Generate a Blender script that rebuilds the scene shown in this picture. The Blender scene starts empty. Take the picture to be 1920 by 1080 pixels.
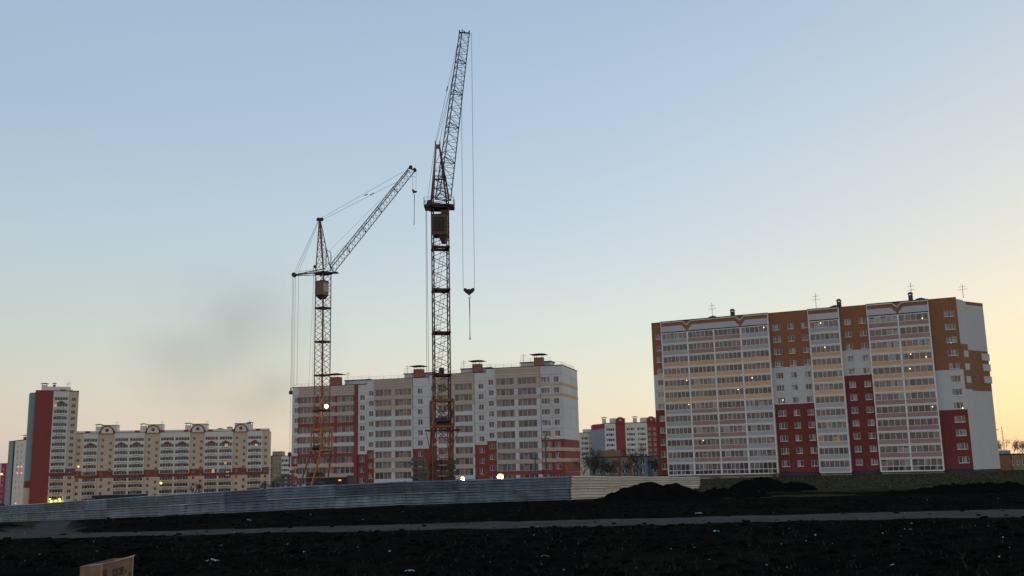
import bpy, math, random
import numpy as np
from mathutils import Vector, Matrix
random.seed(7)
R_ = math.radians
SC = bpy.context.scene
COL = SC.collection

# ---------------------------------------------------------------- camera
FPX, PITCH, ROLL = 1850.0, R_(10.3), R_(1.33)
f_ = Vector((0, math.cos(PITCH), math.sin(PITCH)))
r0 = Vector((1, 0, 0)); u0 = Vector((0, -math.sin(PITCH), math.cos(PITCH)))
r_ = r0 * math.cos(ROLL) - u0 * math.sin(ROLL)
u_ = u0 * math.cos(ROLL) + r0 * math.sin(ROLL)
cd = bpy.data.cameras.new('camera'); cam = bpy.data.objects.new('camera', cd); COL.objects.link(cam)
cam.matrix_world = Matrix(((r_.x, u_.x, -f_.x, 0), (r_.y, u_.y, -f_.y, 0), (r_.z, u_.z, -f_.z, 0), (0, 0, 0, 1)))
cd.sensor_width = 36; cd.lens = FPX / 1920 * 36; cd.clip_end = 9000; cd.clip_start = .1
SC.camera = cam

# ---------------------------------------------------------------- world: clear dusk sky, sun just set to the right
SUN_AZ = R_(48)          # to the right of the view axis (+Y)
w = bpy.data.worlds.new('World'); SC.world = w; w.use_nodes = True
nt = w.node_tree; N = nt.nodes; Lk = nt.links; N.clear()
def wn(t, **k):
    n = N.new(t)
    for a, b in k.items(): setattr(n, a, b)
    return n
def wmath(op, a, b=None, c=None, clamp=False):
    n = wn('ShaderNodeMath', operation=op); n.use_clamp = clamp
    for i, v in enumerate((a, b, c)):
        if v is None: continue
        if hasattr(v, 'links'): Lk.new(v, n.inputs[i])
        else: n.inputs[i].default_value = v
    return n.outputs[0]
def s2l(c): return tuple(((v / 255) / 12.92 if v / 255 < .04045 else ((v / 255 + .055) / 1.055) ** 2.4) for v in c) + (1,)
tc = wn('ShaderNodeTexCoord'); sep = wn('ShaderNodeSeparateXYZ'); Lk.new(tc.outputs['Generated'], sep.inputs[0])
z = sep.outputs[2]
elev = wmath('ARCSINE', z)                         # radians
ef = wmath('DIVIDE', elev, math.pi / 2)
def ramp(stops):
    n = wn('ShaderNodeValToRGB'); cr = n.color_ramp
    cr.interpolation = 'EASE' if False else 'LINEAR'
    while len(cr.elements) < len(stops): cr.elements.new(.5)
    for e, (p, c) in zip(cr.elements, stops): e.position = p / 90; e.color = s2l(c)
    Lk.new(ef, n.inputs[0]); return n.outputs[0]
away = ramp([(0, (205, 186, 175)), (2, (211, 198, 184)), (4.5, (208, 204, 194)), (8, (195, 206, 204)), (14, (179, 199, 212)), (20, (167, 189, 211)), (28, (157, 181, 209)), (50, (134, 164, 200)), (90, (120, 150, 190))])
mid = ramp([(0, (232, 215, 188)), (2, (233, 221, 198)), (4.5, (227, 225, 209)), (8, (213, 223, 219)), (13, (197, 212, 224)), (20, (179, 200, 221)), (28, (162, 186, 213)), (50, (136, 166, 202)), (90, (120, 150, 190))])
sunc = ramp([(0, (244, 213, 156)), (2.5, (249, 226, 172)), (5.5, (247, 231, 190)), (9, (236, 229, 207)), (14, (217, 219, 214)), (20, (198, 209, 217)), (28, (175, 194, 212)), (50, (140, 168, 203)), (90, (120, 150, 190))])
# the sky opposite the sunset: pale, rosy, brightened to front-light the facades
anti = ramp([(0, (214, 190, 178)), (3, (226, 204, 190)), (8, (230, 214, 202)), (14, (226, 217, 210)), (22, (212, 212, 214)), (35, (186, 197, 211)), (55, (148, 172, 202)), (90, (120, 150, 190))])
hl = wmath('SQRT', wmath('ADD', wmath('MULTIPLY', sep.outputs[0], sep.outputs[0]), wmath('ADD', wmath('MULTIPLY', sep.outputs[1], sep.outputs[1]), 1e-6)))
dx = wmath('DIVIDE', sep.outputs[0], hl); dy = wmath('DIVIDE', sep.outputs[1], hl)
dot = wmath('ADD', wmath('MULTIPLY', dx, math.sin(SUN_AZ)), wmath('MULTIPLY', dy, math.cos(SUN_AZ)))
azd = wmath('MULTIPLY', wmath('ARCCOSINE', wmath('MINIMUM', dot, .99999)), 180 / math.pi)   # degrees from the set sun
def mapr(x, a, b, lo, hi):
    n = wn('ShaderNodeMapRange'); n.interpolation_type = 'SMOOTHSTEP'; Lk.new(x, n.inputs[0])
    for i, v in enumerate((a, b, lo, hi)): n.inputs[i + 1].default_value = v
    return n.outputs[0]
def mixc(fac, a, b):
    n = wn('ShaderNodeMix'); n.data_type = 'RGBA'; Lk.new(fac, n.inputs[0])
    for s, v in ((6, a), (7, b)):
        if hasattr(v, 'links'): Lk.new(v, n.inputs[s])
        else: n.inputs[s].default_value = v
    return n.outputs[2]
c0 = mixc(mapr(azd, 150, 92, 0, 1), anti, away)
c1 = mixc(mapr(azd, 84, 34, 0, 1), c0, mid)
c2 = mixc(mapr(azd, 46, 6, 0, 1), c1, sunc)
# thin uneven veil so that the air is not a perfect gradient
nz = wn('ShaderNodeTexNoise'); nz.inputs['Scale'].default_value = 2.6; nz.inputs['Detail'].default_value = 4
mp = wn('ShaderNodeMapping'); mp.inputs['Scale'].default_value = (1, 1, 4); Lk.new(tc.outputs['Generated'], mp.inputs[0]); Lk.new(mp.outputs[0], nz.inputs[0])
vl = wmath('ADD', wmath('MULTIPLY', wmath('SUBTRACT', nz.outputs[0], .5), .06), 1.0)
vm = wn('ShaderNodeVectorMath', operation='SCALE'); Lk.new(c2, vm.inputs[0]); Lk.new(vl, vm.inputs['Scale'])
bg = wn('ShaderNodeBackground'); bg.inputs[1].default_value = .96; Lk.new(vm.outputs[0], bg.inputs[0])
sky = wn('ShaderNodeTexSky'); sky.sky_type = 'NISHITA'; sky.sun_disc = False; sky.sun_elevation = R_(1.0); sky.sun_rotation = SUN_AZ
bg2 = wn('ShaderNodeBackground'); bg2.inputs[1].default_value = .05; Lk.new(sky.outputs[0], bg2.inputs[0])
ad = wn('ShaderNodeAddShader'); Lk.new(bg.outputs[0], ad.inputs[0]); Lk.new(bg2.outputs[0], ad.inputs[1])
wo = wn('ShaderNodeOutputWorld'); Lk.new(ad.outputs[0], wo.inputs[0])
ld = bpy.data.lights.new('sun', 'SUN'); ld.energy = .2; ld.angle = R_(12); ld.color = (1, .72, .42)
lo = bpy.data.objects.new('sun', ld); COL.objects.link(lo)
az = SUN_AZ + R_(12); el = R_(4)
lo.rotation_euler = Vector((math.sin(az) * math.cos(el), math.cos(az) * math.cos(el), math.sin(el))).to_track_quat('Z', 'Y').to_euler()
vs = SC.view_settings; vs.view_transform = 'Standard'; vs.look = 'None'; vs.exposure = 0; vs.gamma = 1; vs.use_curve_mapping = False
SC.cycles.use_denoising = True
SC.cycles.max_bounces = 5; SC.cycles.volume_bounces = 0

# ---------------------------------------------------------------- helpers
def ray(px, py): return (f_ * FPX + r_ * (px - 960) - u_ * (py - 540)).normalized()
def W(px, py, D):                       # the point at forward distance D seen at a pixel of the photograph
    d = ray(px, py); return d * (D / d.y)
def hor(px): return 876.2 - (px - 960) * math.tan(ROLL)

MATS = {}
def mat(name, col, rough=.85, var=.12, scale=.6, streak=0., bump=0., metal=0., spec=.3, col2=None, c2scale=.3, c2lo=.55, c2hi=.6, emit=None, estr=0, rnd=0., fine=None):
    if name in MATS: return MATS[name]
    m = bpy.data.materials.new(name); MATS[name] = m; m.use_nodes = True
    t = m.node_tree; b = t.nodes['Principled BSDF']; L = t.links
    def nn(k): return t.nodes.new(k)
    b.inputs['Roughness'].default_value = rough; b.inputs['Metallic'].default_value = metal; b.inputs['Specular IOR Level'].default_value = spec
    tc = nn('ShaderNodeTexCoord'); out = None
    base = nn('ShaderNodeRGB'); base.outputs[0].default_value = tuple(col) + (1,); out = base.outputs[0]
    geo = nn('ShaderNodeNewGeometry')
    if col2 is not None:
        n = nn('ShaderNodeTexNoise'); n.inputs['Scale'].default_value = c2scale; n.inputs['Detail'].default_value = 6; L.new(geo.outputs['Position'], n.inputs[0])
        mr = nn('ShaderNodeMapRange'); mr.inputs[1].default_value = c2lo; mr.inputs[2].default_value = c2hi; L.new(n.outputs[0], mr.inputs[0])
        mx = nn('ShaderNodeMix'); mx.data_type = 'RGBA'; L.new(mr.outputs[0], mx.inputs[0]); L.new(out, mx.inputs[6]); mx.inputs[7].default_value = tuple(col2) + (1,); out = mx.outputs[2]
    if var > 0:
        n = nn('ShaderNodeTexNoise'); n.inputs['Scale'].default_value = scale; n.inputs['Detail'].default_value = 8; n.inputs['Roughness'].default_value = .65; L.new(geo.outputs['Position'], n.inputs[0])
        val = n.outputs[0]
        if streak:
            mp = nn('ShaderNodeMapping'); mp.inputs['Scale'].default_value = (2.2, 2.2, .12); L.new(geo.outputs['Position'], mp.inputs[0])
            n2 = nn('ShaderNodeTexNoise'); n2.inputs['Scale'].default_value = 1; n2.inputs['Detail'].default_value = 6; L.new(mp.outputs[0], n2.inputs[0])
            mm = nn('ShaderNodeMix'); mm.data_type = 'FLOAT'; mm.inputs[0].default_value = streak; L.new(val, mm.inputs[2]); L.new(n2.outputs[0], mm.inputs[3]); val = mm.outputs[0]
        mr = nn('ShaderNodeMapRange'); mr.inputs[1].default_value = .3; mr.inputs[2].default_value = .7; mr.inputs[3].default_value = 1 - var; mr.inputs[4].default_value = 1 + var; L.new(val, mr.inputs[0])
        vm = nn('ShaderNodeVectorMath'); vm.operation = 'SCALE'; L.new(out, vm.inputs[0]); L.new(mr.outputs[0], vm.inputs['Scale']); out = vm.outputs[0]
    if rnd:
        oi = nn('ShaderNodeObjectInfo'); mr = nn('ShaderNodeMapRange'); mr.inputs[3].default_value = 1 - rnd; mr.inputs[4].default_value = 1 + rnd; L.new(oi.outputs['Random'], mr.inputs[0])
        vm = nn('ShaderNodeVectorMath'); vm.operation = 'SCALE'; L.new(out, vm.inputs[0]); L.new(mr.outputs[0], vm.inputs['Scale']); out = vm.outputs[0]
    L.new(out, b.inputs['Base Color'])
    if bump:
        n = nn('ShaderNodeTexNoise'); n.inputs['Scale'].default_value = fine or 6; n.inputs['Detail'].default_value = 8; L.new(geo.outputs['Position'], n.inputs[0])
        bp = nn('ShaderNodeBump'); bp.inputs['Distance'].default_value = bump; L.new(n.outputs[0], bp.inputs['Height']); L.new(bp.outputs[0], b.inputs['Normal'])
    if emit:
        b.inputs['Emission Color'].default_value = tuple(emit) + (1,); b.inputs['Emission Strength'].default_value = estr
    return m

class MB:
    def __init__(s): s.v = []; s.f = []; s.mi = []; s.ms = []
    def m(s, mt):
        if mt not in s.ms: s.ms.append(mt)
        return s.ms.index(mt)
    def face(s, pts, mt):
        i = len(s.v); s.v += [tuple(p) for p in pts]; s.f.append(tuple(range(i, i + len(pts)))); s.mi.append(s.m(mt))
    def hexa(s, c, mt):                 # 8 corners: bottom ring 0-3, top ring 4-7
        i = len(s.v); s.v += [tuple(p) for p in c]; k = s.m(mt)
        for q in ((0, 3, 2, 1), (4, 5, 6, 7), (0, 1, 5, 4), (1, 2, 6, 5), (2, 3, 7, 6), (3, 0, 4, 7)):
            s.f.append(tuple(i + a for a in q)); s.mi.append(k)
    def box(s, x0, x1, y0, y1, z0, z1, mt):
        s.hexa([(x0, y0, z0), (x1, y0, z0), (x1, y1, z0), (x0, y1, z0), (x0, y0, z1), (x1, y0, z1), (x1, y1, z1), (x0, y1, z1)], mt)
    def bar(s, p, q, r, mt, n=4, r2=None):
        p = Vector(p); q = Vector(q); d = q - p
        if d.length < 1e-6: return
        d.normalize(); a = d.orthogonal() if abs(d.z) > .99 else d.cross(Vector((0, 0, 1))); a.normalize(); b = d.cross(a)
        r2 = r if r2 is None else r2; i = len(s.v); k = s.m(mt); o = math.pi / 4
        for c, rr in ((p, r), (q, r2)):
            for j in range(n):
                t = o + 2 * math.pi * j / n; s.v.append(tuple(c + a * (math.cos(t) * rr) + b * (math.sin(t) * rr)))
        for j in range(n):
            j2 = (j + 1) % n; s.f.append((i + j, i + j2, i + n + j2, i + n + j)); s.mi.append(k)
        s.f.append(tuple(i + j for j in range(n))[::-1]); s.mi.append(k); s.f.append(tuple(i + n + j for j in range(n))); s.mi.append(k)
    def prism(s, pts, y0, y1, mt):      # polygon in x,z extruded along y
        n = len(pts); i = len(s.v); k = s.m(mt)
        s.v += [(a, y0, b) for a, b in pts] + [(a, y1, b) for a, b in pts]
        s.f.append(tuple(range(i, i + n))); s.f.append(tuple(range(i + n, i + 2 * n))[::-1]); s.mi += [k, k]
        for j in range(n):
            j2 = (j + 1) % n; s.f.append((i + j2, i + j, i + n + j, i + n + j2)); s.mi.append(k)
    def floorplan(s, pts, z0, z1, mt, top=None):   # polygon in x,y extruded up
        n = len(pts); i = len(s.v); k = s.m(mt); kt = s.m(top or mt)
        s.v += [(a, b, z0) for a, b in pts] + [(a, b, z1) for a, b in pts]
        s.f.append(tuple(range(i, i + n))[::-1]); s.f.append(tuple(range(i + n, i + 2 * n))); s.mi += [kt, kt]
        for j in range(n):
            j2 = (j + 1) % n; s.f.append((i + j, i + j2, i + n + j2, i + n + j)); s.mi.append(k)
    def mesh(s, name):
        me = bpy.data.meshes.new(name); me.from_pydata(s.v, [], s.f)
        for m in s.ms: me.materials.append(m)
        me.polygons.foreach_set('material_index', s.mi); me.update(); return me
    def build(s, name, parent=None, loc=(0, 0, 0), rz=0):
        return put(s.mesh(name), name, parent, loc, rz)
def put(me, name, parent=None, loc=(0, 0, 0), rz=0):
    o = bpy.data.objects.new(name, me); COL.objects.link(o); o.location = loc; o.rotation_euler = (0, 0, rz)
    if parent: o.parent = parent
    return o
def thing(name, label, cat, loc=(0, 0, 0), rz=0, group=None):
    o = bpy.data.objects.new(name, None); COL.objects.link(o); o.location = loc; o.rotation_euler = (0, 0, rz)
    return tag(o, label, cat, group)
def tag(o, label, cat, group=None):
    o['label'] = label; o['category'] = cat
    if group: o['group'] = group
    return o
def kind(o, k): o['kind'] = k; return o
# ---------------------------------------------------------------- ground
def sst(a, b, x): t = np.clip((x - a) / (b - a), 0, 1); return t * t * (3 - 2 * t)
def gz0(x, y):
    p = np.interp(y, [-3000, -20, 13, 27, 38, 60, 99, 130, 200, 283, 430, 900, 6000], [-1.6, -1.6, -1.6, -1.75, -2.02, -2.5, -3.45, -3.55, -3.7, -4.6, -6.2, -9, -20])
    t = np.minimum(x, 0) / 95; drop = 7 * t * t / (1 + t * t) * sst(20, 80, y)
    rise = .6 * sst(0, 70, x) * sst(110, 230, y)
    return p - drop + rise
MOUNDS = [  # pixel x, pixel top y, distance, radius x, radius y, height, name
]
def vnoise(x, y, s):                       # cheap smooth value noise
    x = x * s; y = y * s; xi = np.floor(x).astype(np.int64); yi = np.floor(y).astype(np.int64); xf = x - xi; yf = y - yi
    u = xf * xf * (3 - 2 * xf); v = yf * yf * (3 - 2 * yf)
    def h(a, b):
        n = (a * 374761393 + b * 668265263) & 0x7fffffff; n = ((n ^ (n >> 13)) * 1274126177) & 0x7fffffff; return ((n ^ (n >> 16)) & 0xffff) / 65535.0
    return (h(xi, yi) * (1 - u) + h(xi + 1, yi) * u) * (1 - v) + (h(xi, yi + 1) * (1 - u) + h(xi + 1, yi + 1) * u) * v - .5
# road centre line y(x) and half width
def road_y(x): return 35.0 - .02 * x + .35 * np.sin(x * .13)
def road_mask(x, y):
    e = vnoise(x, y, .9) * .8 + vnoise(x, y, .25) * .6 + vnoise(x, y, 2.7) * .4; hw = np.clip(3.2 + .042 * x, 2.5, 4.4)
    d = np.abs(y - road_y(x)) + e
    m = 1 - sst(hw, hw + .5, d)
    # branch running to the fence at the left
    cx = -17.6 - .44 * (y - 37); wd = 1.15 + 1.2 * sst(60, 120, y)
    b = (1 - sst(wd, wd + .7, np.abs(x - cx) * .9 + e)) * sst(34, 36, y) * (1 - sst(140, 150, y))
    return np.maximum(m, b)
def gz(x, y, detail=True):
    x = np.asarray(x, float); y = np.asarray(y, float); z = gz0(x, y)
    rm = road_mask(x, y); soil = 1 - rm
    far = 1 - sst(90, 150, y)
    nr = 1 - .65 * sst(18, 28, y) * (1 - sst(40, 46, y))
    z = z + nr * soil * (.03 + .1 * vnoise(x, y, .35) + .14 * vnoise(x, y, 1.1)) * sst(2, 8, np.hypot(x, y)) * (.4 + .6 * far)
    if detail: z = z + soil * nr * far * (.09 * np.maximum(vnoise(x, y, 3.1), -.1) + .06 * np.maximum(vnoise(x, y, 7.3), -.2)) + rm * .02 * vnoise(x, y, 2)
    # bank between road and fence
    z = z + .30 * soil * sst(39, 46, y) * (1 - sst(60, 88, y)) * (.5 + vnoise(x, y, .07)) * (1 - sst(-5, -35, x) * 0)
    return z
def G(x, y): return float(gz(np.array([x]), np.array([y]), False)[0])

def grid_mesh(name, X, Y, Z, m, attrs=None):
    nr, nc = X.shape; v = np.stack([X, Y, Z], -1).reshape(-1, 3)
    i = np.arange(nr * nc).reshape(nr, nc); q = np.stack([i[:-1, :-1], i[:-1, 1:], i[1:, 1:], i[1:, :-1]], -1).reshape(-1, 4)
    me = bpy.data.meshes.new(name); me.vertices.add(len(v)); me.vertices.foreach_set('co', v.ravel())
    me.loops.add(q.size); me.loops.foreach_set('vertex_index', q.ravel().astype(np.int32))
    me.polygons.add(len(q)); me.polygons.foreach_set('loop_start', (np.arange(len(q)) * 4).astype(np.int32)); me.polygons.foreach_set('loop_total', np.full(len(q), 4, np.int32))
    for k, a in (attrs or {}).items():
        at = me.attributes.new(k, 'FLOAT', 'POINT'); at.data.foreach_set('value', a.ravel().astype(np.float32))
    me.update(); me.materials.append(m); return me
def ground_mat():
    m = bpy.data.materials.new('soil_ground'); m.use_nodes = True; t = m.node_tree; b = t.nodes['Principled BSDF']; L = t.links
    b.inputs['Roughness'].default_value = .95; b.inputs['Specular IOR Level'].default_value = 0
    geo = t.nodes.new('ShaderNodeNewGeometry')
    def nz(s, d=8):
        n = t.nodes.new('ShaderNodeTexNoise'); n.inputs['Scale'].default_value = s; n.inputs['Detail'].default_value = d; n.inputs['Roughness'].default_value = .7; L.new(geo.outputs['Position'], n.inputs[0]); return n.outputs[0]
    def rmp(src, a, ca, b_, cb):
        n = t.nodes.new('ShaderNodeValToRGB'); e = n.color_ramp.elements; e[0].position = a; e[0].color = ca + (1,); e[1].position = b_; e[1].color = cb + (1,); L.new(src, n.inputs[0]); return n.outputs[0]
    def at(n_): n = t.nodes.new('ShaderNodeAttribute'); n.attribute_name = n_; return n.outputs['Fac']
    def mix(f, a, b_): n = t.nodes.new('ShaderNodeMix'); n.data_type = 'RGBA'; L.new(f, n.inputs[0]); L.new(a, n.inputs[6]); L.new(b_, n.inputs[7]); return n.outputs[2]
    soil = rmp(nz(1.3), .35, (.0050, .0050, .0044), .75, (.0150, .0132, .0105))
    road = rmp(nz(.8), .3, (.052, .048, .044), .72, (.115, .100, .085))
    grass = rmp(nz(.35), .32, (.042, .035, .022), .68, (.066, .062, .028))
    c = mix(at('grass'), soil, grass); c = mix(at('road'), c, road); L.new(c, b.inputs['Base Color'])
    bp = t.nodes.new('ShaderNodeBump'); bp.inputs['Distance'].default_value = .06; L.new(nz(9), bp.inputs['Height']); L.new(bp.outputs[0], b.inputs['Normal']); return m
th = np.concatenate([np.linspace(-180, -42, 50)[:-1], np.linspace(-42, 42, 760), np.linspace(42, 180, 50)[1:]]) * math.pi / 180
rr = np.concatenate([[.05], np.geomspace(2, 11, 20)[:-1], np.geomspace(11, 30, 260)[:-1], np.geomspace(30, 60, 150)[:-1], np.geomspace(60, 300, 170)[:-1], np.geomspace(300, 6500, 40)])
TH, RR = np.meshgrid(th, rr); GX = np.sin(TH) * RR; GY = np.cos(TH) * RR
gzv = gz(GX, GY)
rmv = road_mask(GX, GY)
gm = np.clip(sst(104, 118, GY + 16 * vnoise(GX, GY, .11) + 5 * vnoise(GX, GY, .6)), 0, 1)
gm = np.maximum(gm, .75 * sst(.05, .25, vnoise(GX, GY, .12) + .2 * vnoise(GX, GY, .6)) * sst(78, 92, GY))
pt = np.exp(-((GX - 26) / 10) ** 2 - ((GY - 96) / 7) ** 2); gm = np.maximum(gm, sst(.35, .6, pt + .3 * vnoise(GX, GY, .5)))
gm = np.maximum(gm, .10 * sst(.0, .4, vnoise(GX, GY, .5)) )
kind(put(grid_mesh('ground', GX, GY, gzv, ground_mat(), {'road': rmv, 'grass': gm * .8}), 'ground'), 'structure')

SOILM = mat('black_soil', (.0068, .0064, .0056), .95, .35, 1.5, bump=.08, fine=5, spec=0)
def mound(cx, cy, rx, ry, h, label, seed, lobes=()):
    n = 90; a = np.linspace(-1, 1, n); U, V = np.meshgrid(a, a); 
    Hh = np.clip(1.45 * (1 - np.hypot(U, V)), 0, 1); Hh = Hh * (1.35 - .35 * Hh)
    X = cx + U * rx; Y = cy + V * ry; base = gz(X, Y, False) - .12
    s = sum(np.exp(-((U - lu) / lw) ** 2 - (V / .7) ** 2) * lh for lu, lw, lh in lobes) if lobes else 1
    Z = base + h * Hh * s + (np.hypot(U, V) < 1.05) * (Hh > 0) * (.5 * vnoise(X + seed, Y, .9) + .30 * vnoise(X, Y + seed, 2.1) + .16 * vnoise(X, Y, 5)) * np.clip(Hh * 3, 0, 1)
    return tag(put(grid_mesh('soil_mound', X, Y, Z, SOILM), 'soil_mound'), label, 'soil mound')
p = W(1225, 940, 88)
mound(p.x + .6, 88, 7.4, 6.0, 1.75, 'large heap of black soil in front of the pale end of the fence', 3, [(-.25, .5, .85), (.3, .34, .5)])
p = W(1365, 925, 95); mound(p.x, 96, 4.6, 5, .8, 'low black soil heap just right of the fence end', 9)
p = W(1434, 915, 118); mound(p.x, 119, 4.6, 5, 1.55, 'pointed black soil heap on grass before the glazed balconies', 5)
p = W(1490, 915, 120); mound(p.x, 122, 3.6, 4, .9, 'small soil heap right of the pointed heap on the grass', 12)
p = W(1880, 918, 84); mound(p.x, 86, 11, 5, .8, 'long low soil bank at the right edge of the field', 15)

# clods, dry stalks and tiny litter nobody could count
def scatter(name, n, fn, m, lab=None):
    rng = np.random.default_rng(n); mb = MB()
    for _ in range(n):
        d = 9 * (10 ** (rng.random() * .85)) if fn != 'stalk' else 10 + 55 * rng.random() ** 1.6
        a = (rng.random() - .5) * 1.25; x = d * math.sin(a); y = d * math.cos(a)
        if fn == 'clod' and road_mask(np.array([x]), np.array([y]))[0] > .5 and rng.random() < .9: continue
        if fn == 'stalk' and road_mask(np.array([x]), np.array([y]))[0] > .2: continue
        zz = float(gz(np.array([x]), np.array([y]))[0])
        if fn == 'clod':
            s = .02 + .07 * rng.random() ** 3; q = [(x + s * (rng.random() * .8 + .6) * sx, y + s * (rng.random() + .5) * sy, zz - s * .3 + (s * (.5 + rng.random() * .8) if up else 0)) for up in (0, 1) for sx, sy in ((-1, -1), (1, -1), (1, 1), (-1, 1))]
            mb.hexa(q, m)
        else:
            h = .03 + .10 * rng.random() ** 2; k = rng.integers(1, 5)
            for _k in range(k):
                t = rng.random() * 6.28; l = h * (.4 + rng.random() * .9); tx = x + math.cos(t) * l * .7; ty = y + math.sin(t) * l * .7; wv = .006 + .006 * rng.random()
                mb.face([(x - wv, y, zz - .01), (x + wv, y, zz - .01), (tx, ty, zz + l)], m)
    return kind(mb.build(name), 'stuff')
scatter('soil_clods', 6000, 'clod', SOILM)
scatter('dry_grass', 9000, 'stalk', mat('dry_stalk', (.022, .021, .014), .9, .5, 3))
gmb = MB(); rng = np.random.default_rng(4); gmat = mat('rough_grass', (.066, .056, .033), .9, .5, .8)
for _ in range(14000):
    y = 100 + 100 * rng.random(); x = -5 + rng.random() * (y * .62 + 5)
    if y < 118 + 14 * math.sin(x * .21) * math.sin(x * .047 + 1) or rng.random() < .3: continue
    z0 = G(x, y); h = .08 + .28 * rng.random() ** 2
    for k in range(2):
        t = rng.random() * 6.28; wv = .12 * rng.random() + .03
        gmb.face([(x - wv, y, z0 - .02), (x + wv, y, z0 - .02), (x + math.cos(t) * .2, y + math.sin(t) * .2, z0 + h)], gmat)
kind(gmb.build('rough_grass'), 'stuff')

# ---------------------------------------------------------------- corrugated fence
fsheet = mat('zinc_sheet', (.145, .20, .25), .5, .55, .9, streak=.35, metal=.45, rnd=.34, spec=.5, col2=(.13, .13, .13), c2scale=.5, c2lo=.6, c2hi=.75)
fsheet_lit = mat('evening_lit_sheet', (.46, .44, .37), .55, .15, .5, streak=.3, metal=.15, rnd=.06)  # sunset glow on the fence return is painted into this paler sheet colour
lipM = mat('seam_lip', (.42, .46, .50), .4, .5, .8, metal=.4, rnd=.5)
fpost = mat('fence_post', (.06, .055, .05), .8)
SHV = {}
def sheet_mesh(L, h, m, nw=4, depth=.13):
    k = (round(L, 1), round(h, 2), m.name)
    if k in SHV: return SHV[k]
    mb = MB(); pr = []
    for i in range(nw):
        a = i / nw; pr += [(0, a), (0, a + .32 / nw), (-depth, a + .54 / nw), (-depth, a + .74 / nw)]
    pr += [(0, 1)]; pr = [(y, zz * h) for y, zz in pr]
    nx = 5; i0 = 0
    for i in range(nx + 1):
        for (y, zz) in pr: mb.v.append((L * i / nx, y + .012 * math.sin(i * 2.1 + zz * 3), zz))
    n = len(pr); k0 = mb.m(m)
    for i in range(nx):
        for j in range(n - 1): mb.f.append((i * n + j, (i + 1) * n + j, (i + 1) * n + j + 1, i * n + j + 1)); mb.mi.append(k0)
    me = mb.mesh('sheet'); SHV[k] = me; return me
def fence(pts, label, m, sl, H=2.25, end_tilt=False):
    t = thing('sheet_metal_fence', label, 'fence', (pts[0][0], pts[0][1], 0))
    o = Vector((pts[0][0], pts[0][1], 0)); 
    for (xa, ya, za), (xb, yb, zb) in zip(pts[:-1], pts[1:]):
        L = math.hypot(xb - xa, yb - ya); n = max(1, round(L / sl)); a = math.atan2(yb - ya, xb - xa)
        for i in range(n):
            s = i / n; x = xa + (xb - xa) * s; y = ya + (yb - ya) * s; zz = za + (zb - za) * s
            for lvl in (0, 1):
                s = i / n; s2 = (i + 1) / n; x = xa + (xb - xa) * s; y = ya + (yb - ya) * s; zz = za + (zb - za) * s
                sh = put(sheet_mesh(L / n + .06, H / 2 + .05, m), 'sheet', t)
                j = random.uniform(-.03, .03) if lvl else 0
                sh.location = (x - o.x + (.03 if lvl else 0) * math.sin(a), y - o.y - (.035 if lvl else 0) + random.uniform(-.012, .012), zz + lvl * (H / 2) + j)
                sh.rotation_euler = (random.uniform(-.035, .02) - (.12 if lvl == 0 else -.05), -math.atan2(zb - za, L) + random.uniform(-.006, .006), a)
            lp = MB(); lp.box(.02, L / n - .02, -.10, .02, -.02, .035, lipM); l_ = lp.build('seam_lip', t, (x - o.x, y - o.y - .05, zz + H / 2), a); l_.rotation_euler = (0, -math.atan2(zb - za, L), a)
            pb = MB(); pb.box(-.05, .05, .08, .18, -.5, H + random.uniform(-.1, .12), fpost)
            pb.build('post', t, (x - o.x, y - o.y, zz), a)
    return t
def fpt(px, py, D): p = W(px, py, D); return (p.x, p.y, p.z)
FP = [fpt(-150, 988, 163), fpt(20, 978, 145), fpt(200, 972, 122), fpt(347, 966, 109), fpt(500, 958, 103), fpt(760, 947, 100.5), fpt(1070, 937, 99)]
fence(FP, 'long blue-grey corrugated metal sheet fence running left in front of both cranes', fsheet, 6.0)
FQ = [fpt(1070.5, 937, 98.95), fpt(1190, 931, 119), fpt(1312, 925.5, 141)]
fence(FQ, 'return of the corrugated fence with evening light painted into its colour behind the big soil heap', fsheet_lit, 6.0)
# ---------------------------------------------------------------- building kit (local x along the face, y into the building)
class Plane:
    def __init__(s, A, B):              # A, B world points at the two ends of the face
        s.o = Vector((A[0], A[1], 0)); d = Vector((B[0] - A[0], B[1] - A[1], 0)); s.L = d.length; s.d = d.normalized(); s.n = Vector((-s.d.y, s.d.x, 0)); s.rz = math.atan2(s.d.y, s.d.x)
    def sz(s, px, py):
        r = ray(px, py); k = s.o.dot(s.n) / r.dot(s.n); P = r * k; return (P - s.o).dot(s.d), P.z
    def sx(s, px, py): return s.sz(px, py)[0]
    def z(s, px, py): return s.sz(px, py)[1]
    def loc(s, P): v = Vector((P[0], P[1], 0)) - s.o; return (v.dot(s.d), v.dot(s.n))
def holes_wall(mb, x0, x1, z0, z1, holes, m, y=0., rev=.22, mr=None):
    xs = sorted({x0, x1, *[h[0] for h in holes], *[h[1] for h in holes]}); zs = sorted({z0, z1, *[h[2] for h in holes], *[h[3] for h in holes]})
    for a, b in zip(xs[:-1], xs[1:]):
        for c, d in zip(zs[:-1], zs[1:]):
            cx, cz = (a + b) / 2, (c + d) / 2
            if any(h[0] < cx < h[1] and h[2] < cz < h[3] for h in holes): continue
            mb.face([(a, y, c), (b, y, c), (b, y, d), (a, y, d)], m)
    mr = mr or m
    for a, b, c, d in holes:
        for q in ([(a, y, c), (a, y + rev, c), (b, y + rev, c), (b, y, c)], [(a, y, d), (b, y, d), (b, y + rev, d), (a, y + rev, d)], [(a, y, c), (a, y, d), (a, y + rev, d), (a, y + rev, c)], [(b, y, c), (b, y + rev, c), (b, y + rev, d), (b, y, d)]): mb.face(q, mr)
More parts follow.
